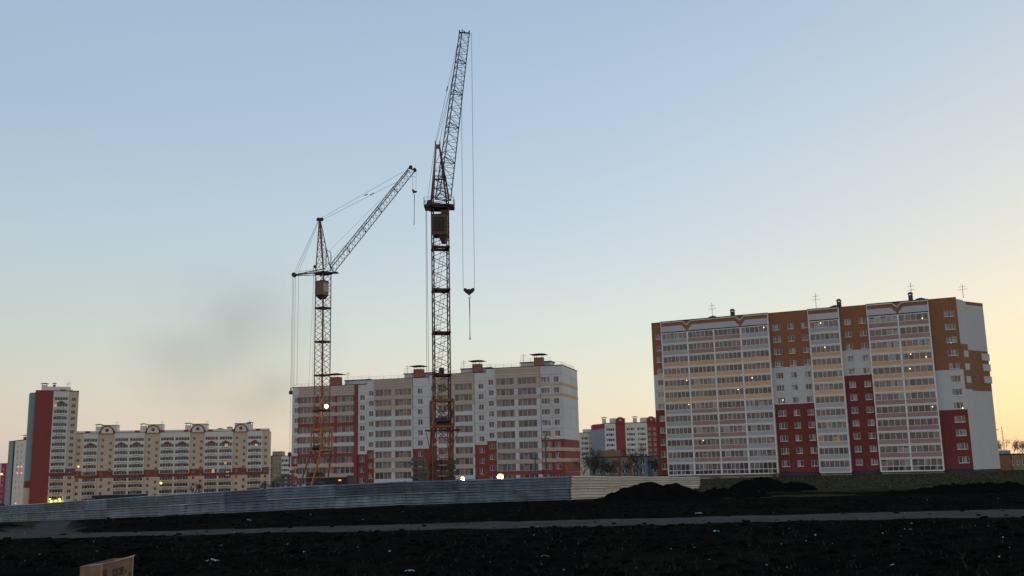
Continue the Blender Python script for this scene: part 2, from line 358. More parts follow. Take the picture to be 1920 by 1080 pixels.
pvc = mat('white_pvc', (.76, .76, .75), .5, .08, 1)
G_DARK = mat('glass_dark', (.025, .028, .032), .12, .3, .8, spec=.8)
G_MID = mat('glass_grey_room', (.10, .10, .105), .15, .3, .8, spec=.7)
G_CUR = mat('glass_pink_curtain', (.24, .17, .165), .25, .25, 1.2, spec=.6)
G_CUR2 = mat('glass_pale_curtain', (.30, .30, .29), .25, .25, 1.2, spec=.6)
G_BRN = mat('glass_brown_curtain', (.17, .13, .10), .25, .25, 1.2, spec=.6)
G_GRN = mat('glass_green_tint', (.09, .16, .15), .15, .2, 1.2, spec=.8)
G_YEL = mat('glass_yellow_curtain', (.5, .3, .08), .3, .2, 1.2, spec=.5)
LIT = mat('lit_room', (.8, .6, .3), .5, .1, 1, emit=(1, .55, .20), estr=.28)
LAMPM = mat('ceiling_bulb', (1, .8, .5), .5, 0, emit=(1, .62, .22), estr=2.2)
LAMPG = mat('greenish_bulb', (1, 1, .5), .5, 0, emit=(.95, .95, .28), estr=1.8)
GM = {'d': G_DARK, 'm': G_MID, 'c': G_CUR, 'p': G_CUR2, 'b': G_BRN, 'g': G_GRN, 'y': G_YEL, 'L': LIT}
WC = {}
def win_meshes(w, h, n, var, pal='ddmmcpb', frame=None, fw=.07):
    fr = frame or pvc; k = (round(w, 2), round(h, 2), n, var, pal, fr.name)
    if k in WC: return WC[k]
    rg = random.Random(hash(k[:4]) if False else int(w * 100) * 31 + int(h * 100) * 7 + n * 13 + var * 101)
    mb = MB(); mb.box(0, w, 0, .07, 0, fw, fr); mb.box(0, w, 0, .07, h - fw, h, fr); mb.box(0, fw, 0, .07, fw, h - fw, fr); mb.box(w - fw, w, 0, .07, fw, h - fw, fr)
    cuts = [0] + [w * (i + rg.uniform(-.12, .12)) / n for i in range(1, n)] + [w]
    for c in cuts[1:-1]: mb.box(c - fw * .5, c + fw * .5, .004, .066, fw, h - fw, fr)
    g = MB()
    for a, b in zip(cuts[:-1], cuts[1:]):
        a += fw * .6; b -= fw * .6; c = rg.random()
        if b - a < .12: continue
        A = GM[rg.choice(pal)]; y = .05
        if c < .35:
            g.face([(a, y, fw * .8), (b, y, fw * .8), (b, y, h - fw * .8), (a, y, h - fw * .8)], A)
        elif c < .7:
            s = a + (b - a) * rg.uniform(.3, .7); B = GM[rg.choice(pal)]
            g.face([(a, y, fw * .8), (s, y, fw * .8), (s, y, h - fw * .8), (a, y, h - fw * .8)], A); g.face([(s, y, fw * .8), (b, y, fw * .8), (b, y, h - fw * .8), (s, y, h - fw * .8)], B)
        else:
            s = h * rg.uniform(.7, .9); g.face([(a, y, fw * .8), (b, y, fw * .8), (b, y, s), (a, y, s)], A); g.face([(a, y, s), (b, y, s), (b, y, h - fw * .8), (a, y, h - fw * .8)], G_DARK)
    WC[k] = (mb.mesh('window'), g.mesh('pane')); return WC[k]
def window(par, x, zb, w, h, n=2, y=.14, var=None, pal='ddmmcpb', name='window', frame=None, fw=.07, lit=False, pane='pane'):
    a, b = win_meshes(w, h, n, random.randrange(5) if var is None else var, 'LLL' if lit else pal, frame, fw)
    o = put(a, name, par, (x, y, zb)); put(b, pane, o); return o
def bulb(par, x, z, y=.1, r=.16, m=None):
    mb = MB(); m = m or LAMPM
    for k in range(-1, 2): mb.bar((0, 0, k * r * .5 - r * .25), (0, 0, k * r * .5 + r * .25), r * (1 if k == 0 else .7), m, 8)
    return mb.build('ceiling_lamp', par, (x, y, z))
railM = mat('roof_rail', (.25, .26, .27), .6)
darkM = mat('dark_roofing', (.035, .036, .04), .85)
tinM = mat('galvanised_cap', (.06, .07, .065), .6, metal=.3)
def rail(par, pts, h=.9, step=2.2):
    mb = MB()
    for a, b in zip(pts[:-1], pts[1:]):
        a = Vector(a); b = Vector(b); n = max(1, int((b - a).length / step))
        for i in range(n + 1): p = a.lerp(b, i / n); mb.bar(p, p + Vector((0, 0, h)), .03, railM)
        for k in (.5, 1.): mb.bar(a + Vector((0, 0, h * k)), b + Vector((0, 0, h * k)), .03, railM)
    return mb.build('roof_rail', par)
def vent(par, x, y, z, w, h, m, cap=1.5, gap=.7):
    mb = MB(); mb.box(-w / 2, w / 2, -w / 2, w / 2, 0, h, m); o = mb.build('ventilation_shaft', par, (x, y, z))
    c = MB(); cw = w * cap / 2; k = h + gap
    for sx in (-1, 1):
        for sy in (-1, 1): c.bar((sx * w * .4, sy * w * .4, h), (sx * w * .4, sy * w * .4, k), .06, tinM)
    c.hexa([(-cw, -cw, k), (cw, -cw, k), (cw, cw, k), (-cw, cw, k), (-.25, -.25, k + .4), (.25, -.25, k + .4), (.25, .25, k + .4), (-.25, .25, k + .4)], tinM)
    c.build('shaft_cap', o); return o
def antenna(par, x, y, z, h, arms=2):
    mb = MB(); mb.bar((0, 0, 0), (0, 0, h), .05, tinM)
    for k in range(arms):
        zz = h * (.62 + .2 * k); l = .9 - .25 * k; mb.bar((-l, 0, zz), (l, 0, zz + .1), .035, tinM)
        for j in range(-2, 3): mb.bar((l * j / 2.2, -.25, zz), (l * j / 2.2, .25, zz), .025, tinM)
    mb.build('antenna', par, (x, y, z))

# wall paints
P_ORA = mat('orange_paint', (.285, .125, .062), .85, .16, .25, streak=.5)
P_RED = mat('brick_red_paint', (.185, .042, .038), .85, .16, .25, streak=.5)
P_WHI = mat('cool_white_paint', (.54, .54, .53), .85, .07, .25, streak=.5)
P_PAL = mat('pale_gable_paint', (.56, .53, .48), .85, .06, .2, streak=.5)
P_PLI = mat('plinth', (.05, .052, .058), .9)
P_YEL = mat('parapet_apricot', (.64, .40, .23), .8, .08, .4, rnd=.08)
P_PIN = mat('parapet_pink', (.35, .225, .215), .7, .08, .4, rnd=.08)
P_BLU = mat('parapet_blue_grey', (.40, .42, .42), .7, .08, .4, rnd=.08)
P_FRZ = mat('frieze_white', (.48, .50, .53), .8, .05, .3)
ST = 2.8
# ================================================================ right tower block: twelve storeys of glazed balconies
A = W(1231, 740, 237.5); B = W(1811, 710, 208.5)
RP = Plane(A, B); RB = -3.35
rt = thing('apartment_block', 'orange white and red twelve-storey apartment block with stacked glazed balconies on the right', 'apartment building', (RP.o.x, RP.o.y, 0), RP.rz)
ROOF = (RP.z(1222, 605) + RP.z(1795, 559)) / 2
def rx(zx, zy, reg=1): return RP.sx((1200 if reg == 1 else 1550) + zx / (2.842 if reg == 1 else 2.843), 520 + zy / 2.842)
xs0 = rx(60, 250); xb0 = rx(121, 300); xb4 = rx(689, 300); xw1 = rx(906, 290); xw2 = rx(70, 260, 2); xb5 = rx(224, 260, 2); xb7 = rx(551, 260, 2); xe = rx(698, 200, 2)
PITCHZ = ((RP.z(1200 + 400 / 2.842, 520 + 285 / 2.842) - RP.z(1200 + 440 / 2.842, 520 + 993 / 2.842)) / 11.0)
Z1 = RP.z(1200 + 330 / 2.842, 520 + 283 / 2.842)      # glazing head of the top row
def fl(k): return Z1 - k * PITCHZ                      # head height of row k (0 = top)
wx_left = [(rx(102, 390), 1.5)]
s1c = [(rx(727, 285), 1.75), (rx(803, 280), 1.35), (rx(876, 275), 1.35)]
s2c = [(rx(112, 255, 2), 1.4), (rx(191, 250, 2), 1.4)]
s3c = [(rx(654, 215, 2), 2.0)]
SILL = {}
def sill_mesh(w_):
    if w_ not in SILL: q = MB(); q.box(-.05, w_ + .05, -.07, -.002, -.07, -.002, pvc); SILL[w_] = q.mesh('window_sill')
    return SILL[w_]
def flat_section(x0, x1, wins, bounds, y=0):
    """bounds: list of (rows, material) from the top; windows are real openings"""
    holes = []
    for cx, ww in wins:
        for k in range(12): zt = fl(k) + .05; holes.append((cx - ww / 2, cx + ww / 2, zt - 1.35, zt))
    top = ROOF; r = 0
    for rows, m in bounds:
        r += rows; bot = (fl(r - 1) - 1.35 - .12) if r < 12 else RB + .9
        if m is P_ORA: bot -= 0
        mb = MB(); hs = [h for h in holes if h[2] >= bot - .01 and h[3] <= top + .01]
        holes_wall(mb, x0, x1, bot, top, hs, m, y); o = mb.build('wall', rt); top = bot
    pb = MB(); pb.box(x0, x1, y + .04, y + .5, RB - 2.5, RB + .9, P_PLI); pb.build('plinth', rt)
    for (a, b, c, d) in holes:
        n = 3 if b - a > 1.6 else 2
        window(rt, a, c, b - a, d - c, n, y + .12, pal='ddmmgpp')
        put(sill_mesh(round(b - a, 2)), 'window_sill', rt, (a, y, c))
flat_section(xs0, xb0, wx_left, [(4, P_ORA), (3, P_WHI), (5, P_RED)])
flat_section(xb4, xw1, s1c, [(4, P_ORA), (3, P_WHI), (5, P_RED)])
flat_section(xw2, xb5, s2c, [(3, P_ORA), (2, P_WHI), (7, P_RED)])
flat_section(xb7, xe, s3c, [(5, P_ORA), (3, P_WHI), (4, P_RED)])
OUT = -1.1                                              # balcony stacks stand proud of the wall
def balcony(x0, x1, k, pm, full=False, pal='dmcbpmc', n=5):
    w = x1 - x0; zt = fl(k); h = 1.50; zb = zt - PITCHZ + .1
    f = MB(); f.box(0, w, -.06, -OUT - .02, -.05, .15, pvc); f.box(0, .12, -.05, .1, .12, PITCHZ - .12, pvc); f.box(w - .12, w, -.05, .1, .12, PITCHZ - .12, pvc)
    f.box(.12, w - .12, -.02, .1, PITCHZ - .22, PITCHZ - .1, pvc)
    o = f.build('balcony', rt, (x0, OUT, zb - .1))
    if full:
        window(o, .12, .12, w - .24, PITCHZ - h - .3, n, -.02, fw=.08, pal='dmgm' if pm is G_GRN else 'dmcd', name='parapet_glazing')
    else:
        q = MB(); q.box(.12, w - .12, 0, .09, .12, PITCHZ - h - .20, pm); q.build('parapet', o)
    window(o, .12, PITCHZ - h - .20, w - .24, h, n, -.02, pal=pal, name='glazing', fw=.08)
    return o
def bay_row(xs, cols, k):
    for i, (a, b) in enumerate(zip(xs[:-1], xs[1:])):
        pm = cols[i]
        full = k == 11 and (len(xs) == 5 or len(xs) == 3)
        pal = 'dmgmpg' if (k == 11 and i == 0 and len(xs) == 5) else ('p' if (k == 0 and i == 0 and len(xs) == 3) else 'ymgy' if (k == 9 and len(xs) == 2) else random.choice(['dmcbpmc', 'dmbcmmd', 'mcbmpmm', 'ddmmdbc', 'ccmpbcg']))
        balcony(a, b, k, pm, full, pal, 6 if b - a > 6.3 else 5)
X1 = [xb0, rx(262, 300), rx(402, 300), rx(543, 300), xb4]
X2 = [xw1, xw2]; X3 = [xb5, rx(388, 260, 2), xb7]
X1 = [X1[0] + (X1[4] - X1[0]) * i / 4 for i in range(5)]; X3 = [X3[0], (X3[0] + X3[2]) / 2, X3[2]]
for k in range(12):
    yel = 2 <= k <= 5
    bay_row(X1, [P_YEL] * 4 if yel else [P_BLU, P_PIN, P_PIN, P_BLU], k)
    bay_row(X2, [P_YEL] if yel else [P_BLU], k)
    bay_row(X3, [P_YEL] * 2 if yel else [P_PIN, P_PIN], k)
# side cheeks, friezes with V notches
for x0, x1, vs_ in ((X1[0], X1[4], (X1[1], X1[3])), (X2[0], X2[1], ()), (X3[0], X3[2], (X3[1],))):
    c = MB(); zb = fl(12) + .1
    c.box(x0 - .10, x0 + .02, OUT - .06, 0, zb, ROOF, pvc); c.build('corner_pillar', rt); c = MB(); c.box(x1 - .02, x1 + .10, OUT - .06, 0, zb, ROOF, pvc); c.build('corner_pillar', rt)
    c = MB(); zf = fl(0) + .13; zo = ROOF - .25
    c.box(x0 + .02, x1 - .02, OUT, OUT + .3, zf - .03, ROOF - .15, P_ORA); c.build('frieze', rt)
    c = MB(); xs = [x0 + .02] + [v for v in vs_] + [x1 - .02]; hw = 1.25; zt = zo - .95
    for i, (a, b) in enumerate(zip(xs[:-1], xs[1:])):
        pts = [(a + (.05 if i else 0), zf), (b - (.05 if i < len(xs) - 2 else 0), zf), (b - (hw if i < len(xs) - 2 else 0), zt), (a + (hw if i else 0), zt)]
        c.prism(pts, OUT - .06, OUT - .003, P_FRZ)
    c.build('frieze_panel', rt)
    c = MB(); 
    zz = [(x0 - .1, zo)]
    for v in vs_: zz += [(v - 1.0, zo), (v, zo - .95), (v + 1.0, zo)]
    zz += [(x1 + .1, zo)]
    for (a, za), (b, zb_) in zip(zz[:-1], zz[1:]):
        c.prism([(a, za - .1), (b, zb_ - .1), (b, zb_ + .12), (a, za + .12)], OUT - .10, OUT - .002, pvc)
    c.build('frieze_line', rt)
    c = MB(); c.box(x0 - .14, x1 + .14, OUT - .16, .2, ROOF - .12, ROOF + .06, tinM); c.build('roof_edge', rt)
# roof, back and the canted end block
pe = RP.loc(W(1820, 700, 210.7)); pf = RP.loc(W(1856.5, 700, 214.6)); pbk = (pf[0] - .6, pf[1] + 13)
m_ = MB(); m_.floorplan([(xs0, .22), (xe - .02, .22), (xe, pe[1] + 3), (xe, 15), (xs0, 15)], RB - 1.5, ROOF - .05, P_WHI, darkM)
m_.build('core_wall', rt)
for a, b in ((xs0, xb0), (X1[-1], X2[0]), (X2[1], X3[0]), (X3[2], xe)): m_ = MB(); m_.box(a - .02, b + .02, -.08, .35, ROOF - .04, ROOF + .10, P_ORA); m_.build('roof_coping', rt)
def end_face(p, q, bands, name='wall', off=.0):
    d = Vector((q[0] - p[0], q[1] - p[1])); n = Vector((d.y, -d.x)).normalized() * off; mb = MB()
    for z0, z1, m, t0, t1 in bands:
        a = (p[0] + d.x * t0 + n.x, p[1] + d.y * t0 + n.y); b = (p[0] + d.x * t1 + n.x, p[1] + d.y * t1 + n.y)
        mb.face([(a[0], a[1], z0), (b[0], b[1], z0), (b[0], b[1], z1), (a[0], a[1], z1)], m)
    return mb.build(name, rt)
p0 = (xe, 0.0)
zof = lambda py, px=1840: W(px, py, 212).z
ZA, ZB_ = zof(647, 1815), zof(731, 1820)
hh = (ZA - ZB_) / 7
bd = [(RB + .7, ZB_, P_PAL, 0, 1), (ZA, ROOF - .3, P_PAL, 0, 1)]
for i in range(7): z0 = ZB_ + i * hh; bd += [(z0, z0 + hh, P_ORA, 0, .35 if i % 2 else 1), ] + ([(z0, z0 + hh, P_PAL, .35, 1)] if i % 2 else [])
end_face(p0, pe, bd)
zt2 = W(1840, 568, 214).z
ze1, ze2 = zof(657), zof(733)
end_face(pe, pf, [(RB + .7, ze2, P_PAL, 0, 1), (ze2, ze1, P_ORA, 0, 1), (ze1, zt2 - .75, P_PAL, 0, 1), (zt2 - .75, zt2, P_ORA, .12, 1), (zt2 - .75, zt2, P_PAL, 0, .12)])
end_face(p0, pe, [(RB - 2, RB + .7, P_PLI, 0, 1)], 'plinth'); end_face(pe, pf, [(RB - 2, RB + .7, P_PLI, 0, 1)], 'plinth')
m_ = MB(); m_.floorplan([(p0[0] + .02, p0[1] + .3), (pe[0], pe[1] + .05), (pf[0] - .02, pf[1] + .08), (pbk[0], pbk[1]), (xe, 15)], RB - 1.5, zt2 - .02, P_PAL, darkM); m_.build('end_core_wall', rt)
dv = Vector((pf[0] - pe[0], pf[1] - pe[1])).normalized()
for zz in (zof(672 + 3), zof(695), zof(718)):
    q = MB(); L0 = 2.6; a = Vector(pf) - dv * L0; nn_ = Vector((dv.y, -dv.x)) * .2; b = Vector(pf) + dv * .15
    q.hexa([(a.x + nn_.x, a.y + nn_.y, zz), (b.x + nn_.x, b.y + nn_.y, zz), (b.x, b.y, zz), (a.x, a.y, zz), (a.x + nn_.x, a.y + nn_.y, zz + 1.5), (b.x + nn_.x, b.y + nn_.y, zz + 1.5), (b.x, b.y, zz + 1.5), (a.x, a.y, zz + 1.5)], P_PAL); q.build('side_bay', rt)
# roof things
for px, py, h in ((1332, 592, 4.0), (1528, 577, 4.0), (1709, 562, 4.4), (1807, 566, 3.0)): antenna(rt, RP.sx(px, py), 2.0, ROOF, h)
for px, py, w_, h in ((1371, 590, .9, 1.4), (1572, 575, .9, 1.5), (1707, 562, .9, 1.6)): vent(rt, RP.sx(px, py), 1.6, ROOF, w_, h, tinM, 1.3, .25)
for px, py in ((1334, 592), (1725, 561), (1564, 575)): vent(rt, RP.sx(px, py), 1.6, ROOF, 1.4, .25, tinM, 1.5, .15)
# lamps seen in rooms
for px, py, g in ((1434, 615, 0), (1290, 714, 0), (1245, 717, 0), (1386, 731, 1), (1468, 750, 0), (1412, 709, 0), (1321, 826, 0), (1294, 759, 0), (1540, 607, 0), (1730, 598, 1), (1783, 643, 1), (1737, 670, 0), (1708, 665, 0), (1749, 763, 0), (1805, 765, 1), (1548, 652, 1), (1707, 692, 1)):
    s, zz = RP.sz(px, py); inb = any(a <= s <= b for a, b in ((X1[0], X1[4]), (X2[0], X2[1]), (X3[0], X3[2])))
    bulb(rt, s, zz, (OUT if inb else 0) + .02 - (.06 if inb else -.08), .13, LAMPG if g else LAMPM)

# ================================================================ middle panel block, four stepped sections
C_BEI = mat('beige_panel', (.52, .42, .34), .85, .08, .3, streak=.4, rnd=.06)
C_TAN = mat('tan_stripe', (.56, .42, .24), .85, .08, .3, streak=.4)
C_WHT = mat('pale_grey_panel', (.61, .605, .59), .85, .08, .3, streak=.5, rnd=.06)
C_RED = mat('red_panel', (.26, .062, .052), .85, .08, .3, streak=.4, rnd=.06)
C_PNK = mat('raspberry_frame', (.26, .050, .065), .7)
A = W(548, 730, 283); B = W(1055, 690, 261.5)
MP = Plane(A, B); MB0 = -8.5
mt = thing('apartment_block', 'stepped ten-storey panel apartment block in grey beige and red behind the two cranes', 'apartment building', (MP.o.x, MP.o.y, 0), MP.rz)
def ma(zx, zy): return MP.sx(540 + zx / 3.857, 640 + zy / 3.857)
def mbx(zx, zy): return MP.sx(820 + zx / 3.859, 640 + zy / 3.859)
zr1 = (MP.z(552, 728) + MP.z(665, 720)) / 2; zr2 = (MP.z(690, 714.5) + MP.z(774, 707.4)) / 2; zr3 = (MP.z(847, 701.5) + MP.z(912, 698)) / 2; zr4 = (MP.z(914, 693) + MP.z(1053, 683.5)) / 2
SP = 2.83; GH = 1.72
def panel(x0, x1, z0, z1, m, hole=None, y=0.):
    mb = MB(); g = .025
    holes_wall(mb, x0 + g, x1 - g, z0 + g, z1 - g, [hole] if hole else [], m, y)
    for q in ([(x0 + g, y, z0 + g), (x0 + g, y + .15, z0 + g), (x0 + g, y + .15, z1 - g), (x0 + g, y, z1 - g)], [(x1 - g, y, z0 + g), (x1 - g, y, z1 - g), (x1 - g, y + .15, z1 - g), (x1 - g, y + .15, z0 + g)],
              [(x0 + g, y, z1 - g), (x1 - g, y, z1 - g), (x1 - g, y + .15, z1 - g), (x0 + g, y + .15, z1 - g)], [(x0 + g, y, z0 + g), (x0 + g, y + .15, z0 + g), (x1 - g, y + .15, z0 + g), (x1 - g, y, z0 + g)]): mb.face(q, m)
    return mb.build('wall_panel', mt)
jointM = mat('panel_joint', (.07, .075, .08), .9)
def msec(x0, x1, zr, y, cols):
    """cols: (kind, xa, xb, spec) ; rows 0..9 from the top"""
    core = MB(); core.box(x0 + .03, x1 - .03, y + .32, y + 14, MB0, zr - .06, C_WHT); core.build('core_wall', mt)
    jb = MB(); jb.box(x0 + .02, x1 - .02, y + .30, y + .315, MB0, zr - .1, jointM); jb.build('joint_backing', mt)
    rf = MB(); rf.box(x0 - .05, x1 + .05, y - .1, y + 14.1, zr - .04, zr + .12, darkM); rf.build('roof_slab', mt)
    hd = zr - 2.93
    for c in cols:
        kd, a, b = c[:3]; 
        if kd == 'strip':            # plain vertical strip, storey panels
            for k in range(-1, 10): panel(a, b, (hd - SP * (k + 1) + .5) if k >= 0 else hd + .5 - 0, hd - SP * k + .5 if k >= 0 else zr - .05, c[3], None, y - .25)
        elif kd == 'win':            # window column: ww, material function(row), offsets
            ww, mf, wins = c[3], c[4], c[5]
            panel(a, b, hd + .5, zr - .05, mf(-1), None, y)
            for k in range(10):
                zt = hd - SP * k; 
                if len(wins) == 1:
                    cx, w_ = wins[0]; hole = (cx - w_ / 2, cx + w_ / 2, zt - 1.55, zt - .08); panel(a, b, zt - SP + .5, zt + .5, mf(k), hole, y)
                    window(mt, hole[0], hole[2], w_, 1.47, 2, y + .12, pal='mcpdd')
                else:
                    md = (wins[0][0] + wins[1][0]) / 2 + .2
                    for (aa, bb), (cx, w_) in zip(((a, md), (md, b)), wins):
                        hole = (cx - w_ / 2, cx + w_ / 2, zt - 1.55, zt - .08); panel(aa, bb, zt - SP + .5, zt + .5, mf(k), hole, y)
                        window(mt, hole[0], hole[2], w_, 1.47, 3 if w_ > 1.8 else 2, y + .12, pal='mcpdd')
        elif kd == 'log':            # loggia stack: glazed openings between spandrels
            lg, mf, pm = c[3], c[4], c[5]
            nfr = 4
            fb = (zr - .05 - (hd + .06)) / nfr
            for i in range(nfr): panel(a, b, hd + .06 + i * fb, hd + .06 + (i + 1) * fb, mf(-1), None, y - .18 - .03 * (i % 2))
            for k in range(10):
                zt = hd - SP * k; m = mf(k)
                panel(a, b, zt - SP + .06, zt - GH - .03, m, None, y - .18)
                prev = a
                for (la, lb) in list(lg) + [(b, b)]:
                    if la - prev > .06:
                        mbp = MB(); mbp.box(prev + .01, la - .01, y - .15, y + .3, zt - GH - .03, zt + .06, pm(k)); mbp.build('pier', mt)
                    prev = lb
                for (la, lb) in lg:
                    w_ = lb - la; n = 4 if w_ > 4 else (2 if w_ < 2.2 else 3)
                    window(mt, la, zt - GH - .02, w_, GH + .06, n, y + .0, pal='ccdmbmcd', name='loggia_window', fw=.06)
ws = lambda lo, hi, kk: (lambda k: C_RED if k >= kk else C_WHT)
def sp1(k): return C_BEI if k in (-1, 0, 1, 6, 7, 8) else C_RED if k in (2, 5, 9) else C_WHT
def sp2(k): return C_BEI if k in (-1, 0, 1, 6, 7) else C_WHT
def sp4(k): return C_BEI if k in (-1, 0, 1, 6, 7) else C_RED if k == 8 else C_WHT
a0 = ma(32, 345); a1 = ma(79, 345); a2 = ma(482, 320); a3 = ma(506, 315); a4 = ma(575, 300)
msec(a0, a4, zr1, .0, [
    ('win', a0, a1, 0, lambda k: C_RED if k in (6, 8, 9) else C_BEI if k == 7 else C_WHT, [(ma(63, 440), 1.35)]),
    ('log', a1, a2, [(ma(86, 430), ma(197, 420)), (ma(225, 420), ma(340, 410)), (ma(358, 405), ma(474, 400))], sp1, lambda k: C_PNK),
    ('strip', a2, a3, C_RED),
    ('win', a3, a4, 0, lambda k: C_RED if k >= 6 else C_WHT, [(ma(538, 400), 1.45)])])
b1 = ma(628, 300); b2 = ma(905, 290); b3 = MP.sx(806, 712)
msec(a4 + .02, b3, zr2, -.35, [
    ('win', a4 + .02, b1, 0, lambda k: C_RED if k >= 6 else C_WHT, [(ma(605, 385), 1.45)]),
    ('log', b1, b2, [(ma(636, 370), ma(752, 365)), (ma(777, 365), ma(895, 355))], sp2, lambda k: C_WHT if k > 1 else C_BEI),
    ('win', b2, b3, 0, lambda k: C_RED if k >= 6 else C_WHT, [(ma(958, 355), 1.45)])])
c1_ = MP.sx(832, 706); c1_ = b3 + (b1 - a4); c2_ = mbx(270, 240); c3_ = mbx(358, 225)
mwm = (c1_ + c2_) / 2
msec(b3 + .02, c3_, zr3, -.6, [
    ('win', b3 + .02, c1_, 0, lambda k: C_RED if k >= 6 else C_WHT, [(b3 + (c1_ - b3) * .55, 1.45)]),
    ('log', c1_, c2_, [(c1_ + .4, mbx(105, 330)), (mbx(132, 330), mbx(257, 325))], sp2, lambda k: C_WHT if k > 1 else C_BEI),
    ('win', c2_, c3_, 0, lambda k: C_RED if k >= 6 else C_WHT, [(mbx(320, 330), 1.45)])])
d1 = mbx(426, 215); d2 = mbx(746, 190); d3 = mbx(905, 168)
def fr4(k): return C_RED if k >= 6 else C_WHT
msec(c3_ + .02, d3, zr4, -.85, [
    ('win', c3_ + .02, d1, 0, lambda k: C_RED if k >= 6 else C_WHT, [(mbx(394, 300), 1.45)]),
    ('log', d1, d2, [(mbx(432, 300), mbx(562, 295)), (mbx(588, 290), mbx(721, 280))], sp4, lambda k: C_WHT if k > 0 else C_BEI),
    ('win', d2, d3, 0, fr4, [(mbx(785, 285), 2.4), (mbx(864, 278), 1.45)])])
# stripes across the right end and round the gable (thin render bands proud of the panels)
hd4 = zr4 - 2.93; GY1 = 19.0; YG = -.85
def wrap(z0, z1, m, nm='render_band'):
    mb = MB(); mb.box(d2 + .05, d3 + .03, YG - .035, YG - .003, z0, z1, m); mb.box(d3 + .035, d3 + .075, YG - .035, YG + GY1, z0, z1, m); mb.build(nm, mt)
for k in (0, 1): wrap(hd4 - SP * k - 2.35, hd4 - SP * k - 1.62, C_TAN)
for k in (6, 7): wrap(hd4 - SP * k - 2.55, hd4 - SP * k - 1.62, C_BEI)
g = MB(); g.box(d2, d3 - .02, YG + 13.5, YG + GY1, MB0, zr4 - .06, C_WHT); g.build('core_wall', mt)
for k in range(-1, 10):
    z1 = zr4 - .05 if k < 0 else hd4 - SP * k + .5; z0 = hd4 + .5 if k < 0 else hd4 - SP * (k + 1) + .5
    m = C_RED if k >= 6 else C_WHT
    for j in range(2):
        q = MB(); y0 = YG + .02 + j * GY1 / 2; q.box(d3 - .1, d3 + .03, y0 + .03, y0 + GY1 / 2 - .03, z0 + .03, z1 - .03, m); q.build('wall_panel', mt)
rf = MB(); rf.box(d3 - 1, d3 + .12, YG - .1, YG + GY1 + .1, zr4 - .04, zr4 + .125, darkM); rf.build('roof_slab', mt)
shaftM = mat('shaft_brick', (.34, .12, .09), .85, .15, 1)
for px, py, zr, w_ in ((620, 722, zr1, 3.2), (777, 707, zr2, 3.0), (888, 698, zr3, 2.9), (1005, 687, zr4, 2.9)):
    s = MP.sx(px, py); vent(mt, s, 3.5, zr + .1, w_ * .8, 2.6, shaftM, 1.9, .8)
for pa, pb_, zr in ((631, 678, zr1), (744, 801, zr2), (852, 909, zr3), (966, 1024, zr4)):
    a = MP.sx(pa, 705); b = MP.sx(pb_, 700); q = MB(); q.box(a, b, 5.5, 10, zr + .1, zr + 1.75, C_WHT); q.box(a - .2, b + .2, 5.3, 10.2, zr + 1.75, zr + 1.95, darkM); q.build('lift_housing', mt)
    rail(mt, [(a, 5.5, zr + 1.95), (b, 5.5, zr + 1.95)], .9); antenna(mt, a + .8, 5.8, zr + 1.9, 2.4)
rail(mt, [(a0 + .3, .4, zr1 + .1), (a4 - .3, .4, zr1 + .1)], .9); rail(mt, [(a4 + .3, .1, zr2 + .1), (b3 - .3, .1, zr2 + .1)], .9)
rail(mt, [(b3 + .3, -.2, zr3 + .1), (c3_ - .3, -.2, zr3 + .1)], .9); rail(mt, [(c3_ + .3, -.5, zr4 + .1), (d3 - .3, -.5, zr4 + .1), (d3 - .3, 16, zr4 + .1)], .9)
# blinds of other colours in a few loggias are left to the pane variants

# ================================================================ far left: long ten-storey block with arched pediments, and tower
L_WHT = mat('far_white_wall', (.72, .67, .60), .85, .06, .2, streak=.4); L_BEI = mat('far_beige_wall', (.66, .48, .33), .85, .08, .2, streak=.4)
L_RED = mat('far_red_wall', (.29, .065, .055), .85, .06, .2, streak=.4); L_BRD = mat('tower_red_wall', (.30, .066, .052), .85, .06, .2, streak=.4)
L_GRY = mat('far_blue_grey', (.26, .31, .33), .85, .06, .2)
Z10 = -12.5
A = W(148, 815, 426); B = W(505, 808, 441); LP = Plane(A, B)
lt = thing('apartment_block', 'long white and beige apartment block with round-arched roof pediments behind the left fence', 'apartment building', (LP.o.x, LP.o.y, 0), LP.rz)
zrl = (LP.z(160, 813) + LP.z(500, 807)) / 2
def lx(px): return LP.sx(px, 812)
LS = 2.80; hl0 = zrl - 2.35
def lwall(par, a, b, ztop, cols, rows, y=0., m0=L_WHT, m1=L_BEI, band=5, ww=1.0, pairs=None, S=LS, zb=Z10, head=2.35):
    """one vertical strip; cols = window centres and widths"""
    hs = []
    for cx, w_, off in cols:
        for k in range(rows): zt = ztop - head - S * k - off; hs.append((cx - w_ / 2, cx + w_ / 2, zt - 1.35, zt))
    zb1 = ztop - head - S * band + .45; zb2 = ztop - head - S * (band + 1) + .15
    for z0, z1, m in ((zb1, ztop, m0), (zb2, zb1, L_RED), (zb, zb2, m1)):
        mb = MB(); h2 = [(h[0], h[1], max(h[2], z0), min(h[3], z1)) for h in hs if h[3] > z0 + .02 and h[2] < z1 - .02]
        holes_wall(mb, a, b, z0, z1, h2, m, y, .3); mb.build('wall', par)
    for h in hs: window(par, h[0], h[2], h[1] - h[0], 1.35, 2, y + .2, pal='ddm', var=random.randrange(3))
